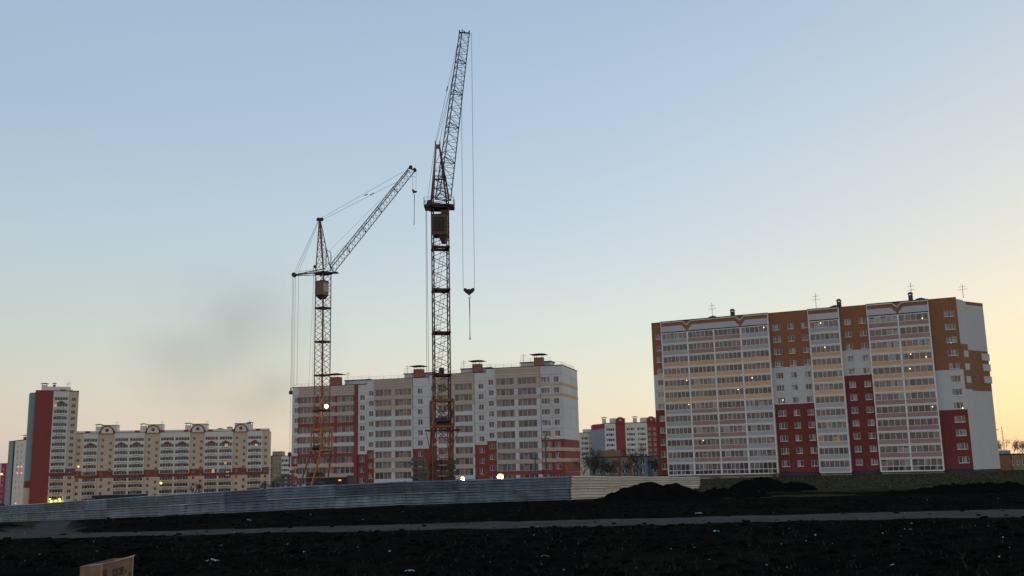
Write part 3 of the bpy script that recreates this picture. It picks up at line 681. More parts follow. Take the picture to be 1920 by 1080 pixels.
def lbalc(par, x0, x1, k, ztop, y=0., beige=False, red=False, gable=False, S=LS, lit=False, head=2.35):
    zt = ztop - head - S * k; w_ = x1 - x0
    o = window(par, x0 + .3, zt - 1.35, w_ - .6, 1.35, 5, y + .15, pal='ddmd' if not lit else 'ddmL', name='balcony_window', fw=.09)
    q = MB(); pm = L_RED if red else (L_BEI if beige else L_WHT); c = w_ / 2 - .3
    q.prism([(c - 1.8, -1.15), (c - 1.3, -1.45), (c + 1.3, -1.45), (c + 1.8, -1.15), (c + 1.8, -.35), (c - 1.8, -.35)], -.75, -.3, pm)
    for j in range(4): q.box(c - 1.3 + j * .7, c - 1.3 + j * .7 + .42, -.76, -.752, -1.0, -.6, G_DARK)
    if k: q.build('balcony_parapet', o, (0, -.15, .25))
    if gable:
        q = MB(); q.prism([(c - 1.9, 1.5), (c + 1.9, 1.5), (c, 2.6)], -.85, -.2, L_RED); q.build('small_gable', o)
Wc = [(157, 184.5), (215, 242.5), (242.5, 272), (300.7, 328), (328, 357), (384, 410.5), (410.5, 437), (464, 492)]
Bc = [(141, 157), (184.5, 215), (272, 300.7), (357, 384), (437, 464), (492, 505.5)]
for i, (a, b) in enumerate(Wc):
    a, b = lx(a), lx(b)
    for z0, z1, m in ((zrl - 2.3, zrl, L_WHT),): q = MB(); q.box(a, b, -.05, .3, z0, z1, m); q.build('frieze', lt)
    for k in range(10):
        zt = zrl - 2.35 - LS * k; m = L_WHT if k < 5 else (L_RED if k == 5 else L_BEI)
        q = MB(); q.box(a, b, -.05, .3, zt - LS + .05, zt - 1.35, m); q.build('spandrel', lt)
        q = MB(); q.box(a, a + .3, -.05, .3, zt - 1.35, zt + .05, L_WHT); q.build('pier', lt); q = MB(); q.box(b - .3, b, -.05, .3, zt - 1.35, zt + .05, L_WHT); q.build('pier', lt)
        lbalc(lt, a, b, k, zrl, 0, k > 5, k == 5, k == 1, lit=False)
    q = MB(); q.box(a, b, 0, .3, Z10, zrl - 2.35 - LS * 10 + .05, L_BEI); q.build('plinth', lt)
for i, (a, b) in enumerate(Bc):
    a, b = lx(a), lx(b); w_ = b - a
    cols = [(a + w_ * .28, 1.1, 0), (a + w_ * .78, 1.1, 1.4)] if w_ > 5 else [(a + w_ * .5, 1.2, 0)]
    lwall(lt, a, b, zrl, cols, 10, .35 if w_ > 5 else 0, L_BEI, L_BEI, band=5)
q = MB(); q.box(lx(141), lx(505.5), .8, 14, Z10, zrl - .05, L_BEI); q.build('core_wall', lt)
q = MB(); xa, xb = lx(141), lx(505.5); q.box(xa, xb, -.15, .35, zrl, zrl + .18, L_RED); n = 40
for j in range(n):
    m = L_RED if (j % 5) in (2,) else L_WHT; q.box(xa + (xb - xa) * j / n, xa + (xb - xa) * (j + 1) / n, -.1, .3, zrl + .182, zrl + .95, m)
q.build('roof_parapet', lt)
for c in (201, 287, 371, 451.5):
    cx = lx(c); q = MB(); ar = []
    for t in range(13): an = math.pi * t / 12; ar.append((2.4 * math.cos(an), .6 + 2.1 * math.sin(an)))
    q.prism([(-2.4, -.2)] + [(x, z_) for x, z_ in ar[::-1]] + [(2.4, -.2)], -.5, .1, L_WHT)
    for t in range(12):
        (xa_, za_), (xb_, zb__) = ar[t], ar[t + 1]; k = 1.22
        q.prism([(xb_, zb__), (xa_, za_), (xa_ * k, .6 + (za_ - .6) * k), (xb_ * k, .6 + (zb__ - .6) * k)], -.62, -.45, L_RED)
    q.box(-3.2, -2.42, -.6, -.4, .0, .7, L_RED); q.box(2.42, 3.2, -.6, -.4, .0, .7, L_RED)
    ci = [(.75 * math.cos(t * math.pi / 5), 1.2 + .75 * math.sin(t * math.pi / 5)) for t in range(10)]; q.prism(ci[::-1], -.58, -.5, L_RED)
    q.build('arched_pediment', lt, (cx, 0, zrl))
    pl, pr = lx(c - 17), lx(c + 16); q = MB(); q.box(pl + 1, pr, 2, 8, zrl, zrl + 3.4, L_WHT); q.box(pl + .8, pr + .2, 1.8, 8.2, zrl + 3.4, zrl + 3.55, darkM); q.build('lift_housing', lt); antenna(lt, pr - .3, 3, zrl + 3.5, 1.5, 1)
for c in (182.5, 266.5, 351, 468): vent(lt, lx(c), 3, zrl, 2.3, 2.9, L_WHT, 1.5, .8)
for c, h in ((412, .4), (430, 1.0)): vent(lt, lx(c), 2, zrl + .5, 2.2, h, L_WHT, 1.4, .2)
bulb(lt, LP.sx(302, 906), LP.z(302, 906), -.3, .5, LAMPG); bulb(lt, LP.sx(147, 875), LP.z(147, 875), -.1, .35)
for px, py in ((422, 836), (420, 867), (397, 883), (478, 836), (424, 888)):
    s, zz = LP.sz(px, py); q = MB(); q.box(0, 1.1, 0, .05, -.8, .9, LIT); q.build('lit_pane', lt, (s, .02 - .1, zz))

# tower
A = W(60, 800, 417); B = W(140, 800, 425); TP = Plane(A, B)
tt = thing('tower_block', 'tall slim sixteen-storey tower with a blank red wall and yellow edge at the far left', 'apartment tower', (TP.o.x, TP.o.y, 0), TP.rz)
zrt = TP.z(100, 733)
def tx(px): return TP.sx(px, 740)
t0, t1, t2, t3, t4 = tx(57), tx(67), tx(100.6), tx(130), tx(148)
q = MB(); q.box(t1 + .1, t4, .5, 14, Z10, zrt - .05, L_BEI); q.build('core_wall', tt)
q = MB(); q.box(t1, t2, 0, .5, Z10, zrt, L_BRD); q.build('wall', tt)
q = MB(); q.box(t0, t1, .8, 9, -1, zrt - .8, L_GRY); q.box(t0, t1, .8, 9, -3.8, -1.002, L_RED); q.box(t0, t1, .8, 9, Z10, -3.802, L_BEI); q.build('wall', tt)
TS = (zrt + 11) / 17.2
for k in range(16):
    zt = zrt - 2.6 - TS * k; m = L_WHT if k < 11 else (L_RED if k == 11 else L_BEI)
    q = MB(); q.box(t2, t3, -.05, .3, zt - TS, zt - 1.35, m); q.build('spandrel', tt)
    q = MB(); q.box(t2, t2 + .4, -.05, .3, zt - 1.35, zt, L_WHT); q.build('pier', tt); q = MB(); q.box(t3 - .4, t3, -.05, .3, zt - 1.35, zt, L_WHT); q.build('pier', tt)
    lbalc(tt, t2 + .1, t3 - .1, k, zrt, 0, k > 11, k == 11, k == 1, S=TS, head=2.6, lit=k == 1)
q = MB(); q.box(t2, t3, -.05, .3, zrt - 2.6, zrt, L_WHT); q.build('frieze', tt)
q = MB(); q.box(t2, t3, -.05, .3, Z10, zrt - 2.6 - TS * 16, L_BEI); q.build('plinth', tt)
lwall(tt, t3, t4, zrt, [((t3 + t4) / 2, 1.6, 0)], 16, .1, L_BEI, L_BEI, band=11, S=TS, head=2.8)
q = MB(); q.box(t1 - .1, t4 + .1, -.15, .4, zrt, zrt + .25, L_RED)
for j in range(3): q.box(t2 + j * 2.5, t2 + j * 2.5 + 2.4, -.12, .3, zrt + .252, zrt + .7, L_RED if j == 1 else L_WHT)
q.build('roof_parapet', tt)
q = MB(); q.box(tx(88), tx(133), 2, 9, zrt, zrt + 2.0, L_WHT); q.build('lift_housing', tt)
vent(tt, tx(83.5), 3, zrt, 2.2, 2.6, L_WHT, 1.5, .6); vent(tt, tx(102), 3, zrt + 2, 1.0, .8, tinM, 1.8, .5)
antenna(tt, tx(130), 3, zrt + 2, 2.4); antenna(tt, tx(126), 3, zrt + 2, 1.6)
signM = mat('lit_shop_sign', (.6, .7, .1), .5, .3, 2, emit=(.75, .9, .08), estr=.35)
q = MB(); q.box(t2 + .2, t3 + .2, -1.2, -.1, -11.2, -9.4, signM); q.build('shop_canopy', tt)
for px, py in ((93, 936), (111, 935.5), (104, 939), (112, 939), (96, 940)): s, zz = TP.sz(px, py); bulb(tt, s, zz, -1.35, .42, LAMPG)
# ---------------------------------------------------------------- minor distant buildings
def block(name, label, pxL, pxR, pyT, D, zb, strips, rows, pitch, depth=14, cat='apartment building', roof=None, head=2.0, D2=None):
    """strips: (frac0, frac1, material, [windows (frac, width)] )"""
    P = Plane(W(pxL, pyT, D), W(pxR, pyT, D2 or D)); t = thing(name, label, cat, (P.o.x, P.o.y, 0), P.rz); zt_ = (P.z(pxL, pyT) + P.z(pxR, pyT)) / 2
    q = MB(); q.box(.05, P.L - .05, .4, depth, zb, zt_ - .03, strips[0][2]); q.build('core_wall', t)
    q = MB(); q.box(-.1, P.L + .1, -.1, depth + .1, zt_, zt_ + .3, roof or darkM); q.build('roof_slab', t)
    for f0, f1, m, ws_ in strips:
        a, b = f0 * P.L, f1 * P.L; hs = []
        for fx, w_ in ws_:
            c = a + (b - a) * fx
            for k in range(rows): z1 = zt_ - head - pitch * k; hs.append((c - w_ / 2, c + w_ / 2, z1 - 1.5, z1))
        q = MB(); holes_wall(q, a, b, zb, zt_, [h for h in hs if h[2] > zb + .2], m, 0, .3); q.build('wall', t)
        for h in hs:
            if h[2] > zb + .2: window(t, h[0], h[2], h[1] - h[0], 1.5, 4 if h[1] - h[0] > 3 else 2, .15, pal='ddmp', var=random.randrange(3), fw=.12)
    return t, P, zt_
# red and white block with arches between the two main buildings
zg = -7
t, P, zt_ = block('apartment_block', 'red and white apartment block with arched stair towers between the two big blocks', 1133.5, 1240, 793, 545, zg,
    [(0, .19, L_WHT, [(.5, 4.6)]), (.19, .36, L_RED, []), (.36, .545, L_WHT, [(.52, 4.6)]), (.545, .745, L_WHT, [(.5, 4.6)]), (.745, 1, L_RED, [(.15, 1.6), (.5, 1.6)])], 7, 2.82, head=2.6)
q = MB(); d = P.L * .27; q.prism([(-d * 0 - 6.4, zg), (0, zg), (0, zt_ - 2.4), (-6.4, zt_ - 3.5)], .0, 14, L_GRY); q.prism([(-6.4, zt_ - 3.48), (0, zt_ - 2.38), (0, zt_), (-6.4, zt_ - .4)], .0, 14, L_RED); q.build('gable_wall', t)
for f in (.275, .82):
    c = P.L * f; q = MB(); ar = [(2.4 * math.cos(math.pi * k / 10), 1.2 + 2.2 * math.sin(math.pi * k / 10)) for k in range(11)]
    q.prism([(-2.4, 0)] + ar[::-1] + [(2.4, 0)], -.3, .3, L_RED); q.box(-.4, .4, -.4, -.305, 1.2, 2.2, L_WHT); q.build('arched_pediment', t, (c, 0, zt_))
    q = MB(); q.box(c - 5, c + 3, 2, 8, zt_, zt_ + 2.9, L_WHT); q.build('lift_housing', t)
    vent(t, c - 8.6, 2, zt_, 2, 2.7, L_WHT, 1.9, .6)
t, P, zt_ = block('apartment_block', 'pale grey apartment block just showing past the right end of the grey panel block', 1086, 1114, 812, 560, zg, [(0, .6, L_WHT, [(.6, 3.6)]), (.6, 1, P_WHI, [(.35, 1.3)])], 5, 2.8, head=2.2)
q = MB(); q.box(2.5, P.L, 2, 8, zt_, zt_ + 2.2, L_WHT); q.build('lift_housing', t)
# kindergarten with coloured panels
K_O = mat('kinder_orange', (.34, .10, .045), .8); K_G = mat('kinder_green', (.13, .17, .11), .8); K_B = mat('kinder_blue', (.07, .10, .22), .8); K_C = mat('kinder_ochre', (.30, .20, .11), .8); K_GR = mat('kinder_grey', (.22, .22, .22), .8)
t, P, zt_ = block('kindergarten', 'low kindergarten with orange green and blue wall panels behind bare shrubs', 1112, 1242, 857, 330, -6,
    [(0, .16, K_G, [(.5, 1.6)]), (.16, .36, K_C, [(.3, 1.8), (.75, 1.8)]), (.36, .40, K_O, []), (.40, .50, K_GR, [(.5, 1.6)]), (.50, .55, K_O, []), (.55, .78, K_GR, [(.2, 1.6), (.7, 1.6)]), (.78, .82, K_B, []), (.82, 1, K_GR, [(.3, 1.5), (.8, 1.5)])], 2, 2.9, cat='kindergarten', head=.9)
q = MB(); q.box(P.L * .1, P.L * .42, 4, 10, zt_, zt_ + 2.3, K_C); q.build('upper_storey', t)
# far left neighbours
t, P, zt_ = block('apartment_block', 'grey apartment block with a dark vertical stripe left of the red tower', 17, 58, 826, 500, -16,
    [(0, .22, L_GRY, [(.5, 1.4)]), (.22, .30, darkM, []), (.30, 1, L_WHT, [(.2, 1.6), (.45, 1.6), (.75, 1.6)])], 11, 2.85, D2=470)
vent(t, P.L * .6, 2, zt_, 2.2, 1.6, shaftM, 2.2, .7)
for px, py in ((35, 875), (41, 875), (33, 887), (30, 944), (41, 887), (40, 947)): s, zz = P.sz(px, py); bulb(t, s, zz, -.1, .4, mat('orange_bulb', (1, .5, .2), .5, 0, emit=(1, .35, .12), estr=1.2))
pinkM = mat('pink_stair_wall', (.42, .05, .09), .8)
t, P, zt_ = block('apartment_block', 'low pale block with a pink stair strip at the very left edge', -30, 16, 870, 540, -16, [(0, .72, L_WHT, [(.15, 1.6), (.4, 1.6), (.8, 1.6)]), (.92, 1, L_GRY, []), (.72, .92, pinkM, [(.4, 1.0)])], 7, 2.85)
s, zz = P.sz(3, 889); bulb(t, s, zz, -.1, .5)
# far centre-left blocks
brownM = mat('brown_attic', (.20, .13, .11), .85); tanM = mat('dull_tan_wall', (.33, .26, .19), .85); gryM = mat('dull_grey_wall', (.22, .21, .19), .85)
t, P, zt_ = block('apartment_block', 'far tan block with a raised centre right of the long arched block', 503, 528, 855, 610, -18, [(0, .33, brownM, [(.6, 1.8)]), (.33, 1, tanM, [(.35, 1.4), (.7, 1.4)])], 9, 2.8)
q = MB(); q.box(P.L * .3, P.L * 1.0, .2, 9, zt_, zt_ + 2.8, tanM); q.build('upper_storey', t); antenna(t, P.L * .4, 1, zt_ + 2.8, 2, 1)
t, P, zt_ = block('apartment_block', 'far grey block with white balconies beside the left edge of the panel block', 528, 552, 855, 600, -18, [(0, 1, L_WHT, [(.3, 4.6)])], 9, 2.8, roof=brownM)
# right edge
t, P, zt_ = block('school_building', 'low orange building with tall windows at the right edge', 1862, 1975, 852, 290, -6, [(0, .30, P_ORA, []), (.30, 1, K_C, [(.02, 1.0), (.14, 1.0), (.26, 1.0), (.4, 1.0), (.54, 1.0), (.7, 1)])], 1, 5, cat='school', head=1.5)
q = MB(); q.box(-1, P.L * .35, 2, 9, zt_ + .3, zt_ + 1.3, L_GRY); q.build('upper_roof', t)

# ---------------------------------------------------------------- trees and shrubs
twigM = mat('bare_twig', (.055, .045, .035), .9, .3, 2); budM = mat('young_leaf', (.070, .064, .038), .9, .4, 1)
def tree(name, label, X, Y, h, wd, leaf, nl, cat='tree', stems=1, seed=0, group=None, budm=None):
    rg = random.Random(seed); zb = G(X, Y) - .3; t = thing(name, label, cat, (X, Y, zb), 0, group); tr = MB(); cr = MB(); tips = []
    def grow(p, d, l, r, n):
        q = p + d * l; tr.bar(p, q, r, twigM, 5 if n > 2 else 3, r * .65)
        if n == 0: tips.append(q); return
        if n <= 2: tips.append(q)
        for _ in range(3 if n > 1 else 4):
            e = (d + Vector((rg.uniform(-.8, .8), rg.uniform(-.8, .8), rg.uniform(-.15, .5)))).normalized(); grow(q, e, l * rg.uniform(.55, .85), r * .6, n - 1)
    for s in range(stems): grow(Vector((rg.uniform(-1, 1) * wd * .25 * (stems > 1), rg.uniform(-1, 1) * wd * .2 * (stems > 1), 0)), Vector((rg.uniform(-.25, .25), rg.uniform(-.2, .2), 1)).normalized(), h * rg.uniform(.28, .36), h * .018, 4 if stems == 1 else 3)
    tr.build('trunk', t)
    bm_ = budm or budM
    for _ in range(nl):
        c = rg.choice(tips); c = c + Vector((rg.gauss(0, .28), rg.gauss(0, .28), rg.gauss(0, .25))) * (h / 6); s = leaf * rg.uniform(.5, 1.3); a = Vector((rg.uniform(-1, 1), rg.uniform(-1, 1), rg.uniform(-1, 1))).normalized(); b = a.orthogonal().normalized()
        cr.face([c - a * s, c + b * s * .6, c + a * s, c - b * s * .6], bm_)
    cr.build('crown', t); return t
labs = ['bare shrub at the right foot of the grey panel block', 'second bare tree right of the grey panel block', 'bare tree before the green kindergarten panels', 'thin bare tree before the orange kindergarten panels', 'tall bare tree between kindergarten and orange block', 'bare shrub by the left foot of the orange block']
for i, (px, D, h, st, nl) in enumerate(((1100, 225, 8.5, 3, 2200), (1118, 235, 7.5, 3, 2000), (1140, 245, 6.5, 3, 1300), (1163, 250, 6, 3, 900), (1200, 260, 9.5, 3, 1100), (1222, 240, 6.5, 3, 1200))):
    p = W(px, 880, D); tree('bare_tree', labs[i], p.x, D, h, 6, .12, nl, stems=st, seed=20 + i)
greyleaf = mat('distant_crown_haze', (.26, .20, .15), .95, .4, .5)  # leaf colour lightened to imitate haze over the far trees
for i, (px, D, h, lb) in enumerate(((1878, 420, 10, 'leftmost of the distant trees at the right edge, beside the gable'), (1893, 430, 10.5, 'distant tree behind the orange building under the mast'), (1908, 425, 11, 'distant tree near the right edge of the view'), (1924, 415, 10.5, 'distant tree cut by the right frame edge'))):
    p = W(px, 860, D); tree('distant_tree', lb, p.x, D, h + 4, 6, .20, 1500, stems=1, seed=60 + i, budm=greyleaf)
for i, (px, D, h, lb) in enumerate(((498, 330, 4.5, 'small shrub at the foot of the long arched block'), (516, 320, 5, 'shrub between the arched block and the slab stack'), (365, 330, 5.5, 'shrub before a beige stair bay of the arched block'))):
    p = W(px, 900, D); tree('shrub', lb, p.x, D, h + 2, 4, .14, 500, 'shrub', 3, 80 + i)
for i, (px, D, h, lb) in enumerate(((1395, 150, 1.7, 'dry weed bush on the grass between the two pointed soil heaps'), (1452, 175, 2.0, 'dry brush at the foot of the corner of the glazed balconies'), (1340, 165, 1.8, 'dry brush beside the fence end'), (1310, 170, 1.9, 'dry weed bush behind the fence end'))):
    p = W(px, 890, D); tree('weed_bush', lb, p.x, D, h, 2, .06, 350, 'bush', 4, 90 + i)

# ---------------------------------------------------------------- poles
poleM = mat('weathered_pole', (.10, .09, .085), .9)
def pole(px, pt, pb_, D, label, arm=True):
    p = W(px, pb_, D); q = W(px, pt, D); t = thing('utility_pole', label, 'pole', (p.x, D, G(p.x, D)))
    mb = MB(); H = q.z - G(p.x, D); mb.bar((0, 0, 0), (0, 0, H), .13, poleM, 8, .09); mb.build('shaft', t)
    if arm:
        mb = MB(); mb.box(-.7, .7, -.05, .05, H - .7, H - .58, poleM)
        for s in (-.6, -.2, .2, .6): mb.bar((s, 0, H - .58), (s, 0, H - .38), .04, poleM, 6)
        mb.build('crossarm', t)
    return t
pole(1004.5, 853, 905, 160, 'shorter wooden utility pole behind the fence before the striped panel block')
pole(1025, 815, 905, 165, 'taller utility pole behind the fence before the red base of the panel block')
pole(1108, 857, 900, 200, 'thin street light post standing before the bare shrubs right of the panel block')
p = W(1883, 848, 900); t = thing('radio_mast', 'thin lattice radio mast above the distant trees at the right edge', 'mast', (p.x, 900, -12)); zt_ = W(1882, 800, 900).z
mb = MB()
for sx, sy in ((-1, -1), (1, -1), (0, 1)): mb.bar((sx * 1.2, sy * 1.2, 0), (sx * .15, sy * .15, zt_ + 12), .13, poleM)
for k in range(14): z0 = k / 14 * (zt_ + 12); s = 1.2 - k / 14; mb.bar((-s, -s, z0), (s, -s, z0 + 2.5), .07, poleM); mb.bar((s, -s, z0), (0, s, z0 + 2.5), .07, poleM)
mb.build('lattice', t)
p = W(1862, 806, 190); t = thing('street_lamp', 'street lamp arm poking out beyond the right edge of the pale gable', 'street lamp', (W(1868, 880, 222).x, 222, -4))
zz = W(1868, 806, 222).z + 4; mb = MB(); mb.bar((0, 0, 0), (0, 0, zz - .4), .1, poleM, 6); mb.build('shaft', t); mb = MB(); mb.bar((0, 0, zz - .4), (.9, 0, zz), .05, poleM, 5); mb.box(.8, 1.4, -.12, .12, zz - .05, zz + .1, poleM); mb.build('lamp_head', t)

# ---------------------------------------------------------------- building site clutter behind the fence
concM = mat('old_concrete', (.115, .115, .10), .9, .25, 1, rnd=.25, bump=.02)
def slabs(px0, px1, pyT, D, label, n, loc_tilt=.03):
    a = W(px0, 905, D); b = W(px1, 905, D); zt_ = W((px0 + px1) / 2, pyT, D).z; zb = G(a.x, D); t = thing('slab_stack', label, 'concrete slabs', ((a.x + b.x) / 2, D, zb)); w_ = (b.x - a.x); hh = (zt_ - zb) / n
    for k in range(n):
        mb = MB(); o = random.uniform(-.2, .2); mb.box(-w_ / 2 + o, w_ / 2 + o, -1.2, 1.2, k * hh + .10, (k + 1) * hh - .08, concM); sl = mb.build('slab', t); sl.rotation_euler = (0, random.uniform(-loc_tilt, loc_tilt) * .4, random.uniform(-.06, .06))
        mb = MB(); mb.box(-w_ * .35, -w_ * .25, -1, 1, k * hh - .05, k * hh + .1, poleM); mb.box(w_ * .25, w_ * .35, -1, 1, k * hh - .05, k * hh + .1, poleM); mb.build('timber_spacer', t)
slabs(775, 800, 858, 135, 'tall stack of grey concrete slabs left of the tall crane foot', 9)
slabs(527, 545, 889, 205, 'stack of concrete slabs at the left corner of the panel block', 6)
q = W(790, 905, 128); t = thing('site_cabin', 'pale narrow concrete post block before the slab stack', 'concrete block', (W(793, 905, 130).x, 130, G(W(793, 905, 130).x, 130))); mb = MB(); mb.box(-.55, .55, -.4, .4, 0, 4.0 - .9, concM); mb.box(-.65, .65, -.5, .5, 3.1, 3.25, concM); mb.build('body', t)
darkcab = mat('dark_cabin', (.045, .035, .035), .8)
p = W(635, 905, 155); zt_ = W(635, 896, 155).z; t = thing('site_cabin', 'dark brown site cabin with a small red lamp right of the left crane foot', 'cabin', (p.x, 155, G(p.x, 155))); g0 = G(p.x, 155)
mb = MB(); mb.box(-1.9, 1.3, -1.2, 1.2, 0, zt_ - g0 - .0, darkcab); mb.box(-2.0, 1.4, -1.3, 1.3, zt_ - g0, zt_ - g0 + .12, poleM); mb.build('body', t)
mb = MB(); mb.box(1.35, 2.4, -1.0, 1.0, 0, zt_ - g0 + .35, poleM); mb.build('annex', t)
mb = MB(); mb.bar((.2, -1.3, zt_ - g0 - .35), (.6, -1.3, zt_ - g0 - .35), .1, mat('red_lamp', (1, .3, .1), .5, 0, emit=(1, .25, .06), estr=1.6), 8); mb.build('lamp', t)
p = W(225, 936, 150); zt_ = W(225, 927.5, 150).z; t = thing('site_shed', 'long low dark shed roof peeking over the left part of the fence', 'shed', (p.x, 150, G(p.x, 150))); g0 = G(p.x, 150)
mb = MB(); mb.box(-3.2, 3.2, -1.5, 1.5, 0, zt_ - g0 - .45, concM); mb.build('wall', t); mb = MB(); mb.box(-3.5, 3.5, -1.8, 1.8, zt_ - g0 - .45, zt_ - g0, darkcab); mb.build('roof', t)
mb = MB(); mb.box(3.6, 4.6, -1, 1, 0, zt_ - g0 - .3, concM); mb.build('annex', t)
floodM = mat('flood_glow', (1, .7, .4), .4, 0, emit=(1, .56, .20), estr=1.9)
rimM = mat('flood_halo', (1, .6, .3), .5, 0, emit=(1, .40, .10), estr=1.3)  # emissive ring added around the lens to imitate its warm halo
def flood(px, py, D, label, r, post=True):
    p = W(px, py, D); g0 = G(p.x, D) if post else p.z - .5; t = thing('floodlight', label, 'floodlight', (p.x, D, g0)); h = p.z - g0
    mb = MB(); mb.bar((0, 0, 0), (0, 0, h - r), .06, poleM, 6); mb.build('post' if post else 'bracket', t)
    mb = MB(); mb.bar((0, .02, h), (0, .35, h), r * 1.02, tinM, 12, r * .5); mb.build('reflector', t)
    mb = MB(); mb.bar((0, -.10, h), (0, -.0, h), r * .7, floodM, 12, r); mb.build('lens', t); mb = MB(); mb.bar((0, -.06, h), (0, .01, h), r * 1.35, rimM, 14); mb.build('glow_ring', t)
    L = bpy.data.lights.new('flood_lamp', 'SPOT'); L.energy = 220; L.color = (1, .62, .28); L.spot_size = R_(150); L.shadow_soft_size = .01; lo_ = bpy.data.objects.new('flood_lamp', L); COL.objects.link(lo_); lo_.location = (0, -.3, h); lo_.rotation_euler = (R_(70), 0, 0); lo_.parent = t
flood(868, 898, 140, 'smaller glowing floodlight just above the fence right of the tall crane', .19)
flood(938, 894, 138, 'bigger bright floodlight above the fence before the panel block', .34)

# ---------------------------------------------------------------- tower cranes
rustM = mat('crane_rust_orange', (.27, .12, .06), .7, .25, 1.5, rnd=.1); dredM = mat('crane_dark_red', (.095, .036, .036), .7, .25, 1.5); jibM = mat('crane_jib_grey', (.045, .048, .058), .6, .2, 1.5); oraM = mat('crane_base_orange', (.25, .105, .05), .7, .25, 1.5); ylwM = mat('crane_base_yellow_lampglow', (.40, .20, .06), .7, .3, 1.2); ropeM = mat('steel_rope', (.05, .05, .055), .6, 0)  # base yellow is raised so its colour includes the floodlight glow
cabM = mat('cabin_brown', (.12, .075, .055), .6, .2, 1); cabT = mat('cabin_tan', (.15, .11, .08), .6, .2, 1); balM = mat('ballast_rust', (.09, .055, .045), .9, .4, 1.5, rnd=.3, bump=.03)
def lattice(mb, A, B, n, rc, rl, m, ml=None, closed=True):
    ml = ml or m; k = len(A)
    for a, b in zip(A, B): mb.bar(a, b, rc, m)
    for j in range(k if closed else k - 1):
        j2 = (j + 1) % k
        for i in range(n):
            p0_ = A[j].lerp(B[j], i / n); p1_ = A[j2].lerp(B[j2], i / n); q0 = A[j].lerp(B[j], (i + 1) / n); q1 = A[j2].lerp(B[j2], (i + 1) / n)
            if i % 2 == 0: mb.bar(p0_, q1, rl, ml)
            else: mb.bar(p1_, q0, rl, ml)
def ring(mb, C, z0, z1, m, out=.15, th=.3):
    c = sum((Vector(v) for v in C), Vector()) / len(C)
    O = [(Vector(v) - c) * (1 + out) + c for v in C]
    for i in range(len(O)):
        a, b = O[i], O[(i + 1) % len(O)]; d = (b - a).normalized(); n = Vector((-d.y, d.x, 0)) * th
        if n.dot(c - a) < 0: n = -n
        f = [a, b, b + n, a + n]; mb.hexa([(v.x, v.y, z0) for v in f] + [(v.x, v.y, z1) for v in f], m)
def crane(label, cx, D, corners, py, mats, sgn):
    """everything in world axes relative to the crane centre"""
    t = thing('tower_crane', label, 'crane', (cx, D, G(cx, D))); g0 = G(cx, D)
    Cn = [Vector((x, y, 0)) for x, y in corners]
    def at(z_, k=1.): return [Vector((c.x * k, c.y * k, z_ - g0)) for c in Cn]
    return t, g0, at
def zline(px, py, D): return W(px, py, D).z
# --- tall crane in front
D2 = 128; cpx = 827; c0 = W(cpx, 600, D2); u = 1 / (FPX / D2) ; CR = [(-11.2 * u, -17.3 * u), (17.3 * u, -11.2 * u), (11.2 * u, 17.3 * u), (-17.3 * u, 11.2 * u)]
t, g0, at = crane('taller dark red lattice tower crane with steeply raised jib in the middle of the view', c0.x, D2, CR, 0, (dredM, dredM, oraM), 1)
zz = [zline(cpx, y, D2) for y in (803, 752, 704, 625, 545, 466, 392, 374)]
for a, b in zip(zz[:-1], zz[1:]):
    mb = MB(); lattice(mb, at(a), at(b), 6 if b - a > 4 else 4, .085, .042, dredM); mb.build('mast_section', t)
for y in (704, 625, 545, 466):
    z_ = zline(cpx, y, D2) - g0; mb = MB(); ring(mb, at(g0), z_ - .12, z_ + .14, dredM, .12, .5); mb.build('platform', t)
# ladders inside
mb = MB()
for i in range(5):
    za, zb = zz[i + 1] - g0, zz[i + 2 if i + 2 < 7 else 6] - g0
    if zb - za < 2: continue
    for s in (-.25, .25): mb.bar((-.5 + s, 0, za), (.35 + s, 0, zb), .03, dredM)
    for k in range(16): f = k / 16; mb.bar((-.75 + .85 * f, 0, za + (zb - za) * f), (-.25 + .85 * f, 0, za + (zb - za) * f), .02, dredM)
mb.build('ladder', t)
# cabin
za, zb = zline(cpx, 447, D2) - g0, zline(cpx, 405, D2) - g0
mb = MB(); mb.box(-.95, 1.05, -1.3, .9, za + .25, zb, cabM); mb.box(.25, 1.1, -1.35, .9, zb, zb + .5, dredM); mb.hexa([(-.9, -1.2, za + .25), (1.0, -1.2, za + .25), (1.0, .8, za + .25), (-.9, .8, za + .25)] and [(.2, -.9, za - .7), (.7, -.9, za - .7), (.7, .4, za - .7), (.2, .4, za - .7), (-.2, -1.2, za + .25), (1.0, -1.2, za + .25), (1.0, .8, za + .25), (-.2, .8, za + .25)], dredM); cab = mb.build('operator_cabin', t)
GM['k'] = mat('dull_cab_glass', (.035, .035, .025), .6); window(cab, -.78, za + .75, 1.5, 1.85, 1, -1.40, pal='k', frame=mat('cab_frame', (.09, .065, .045), .7), name='cabin_window', var=1)
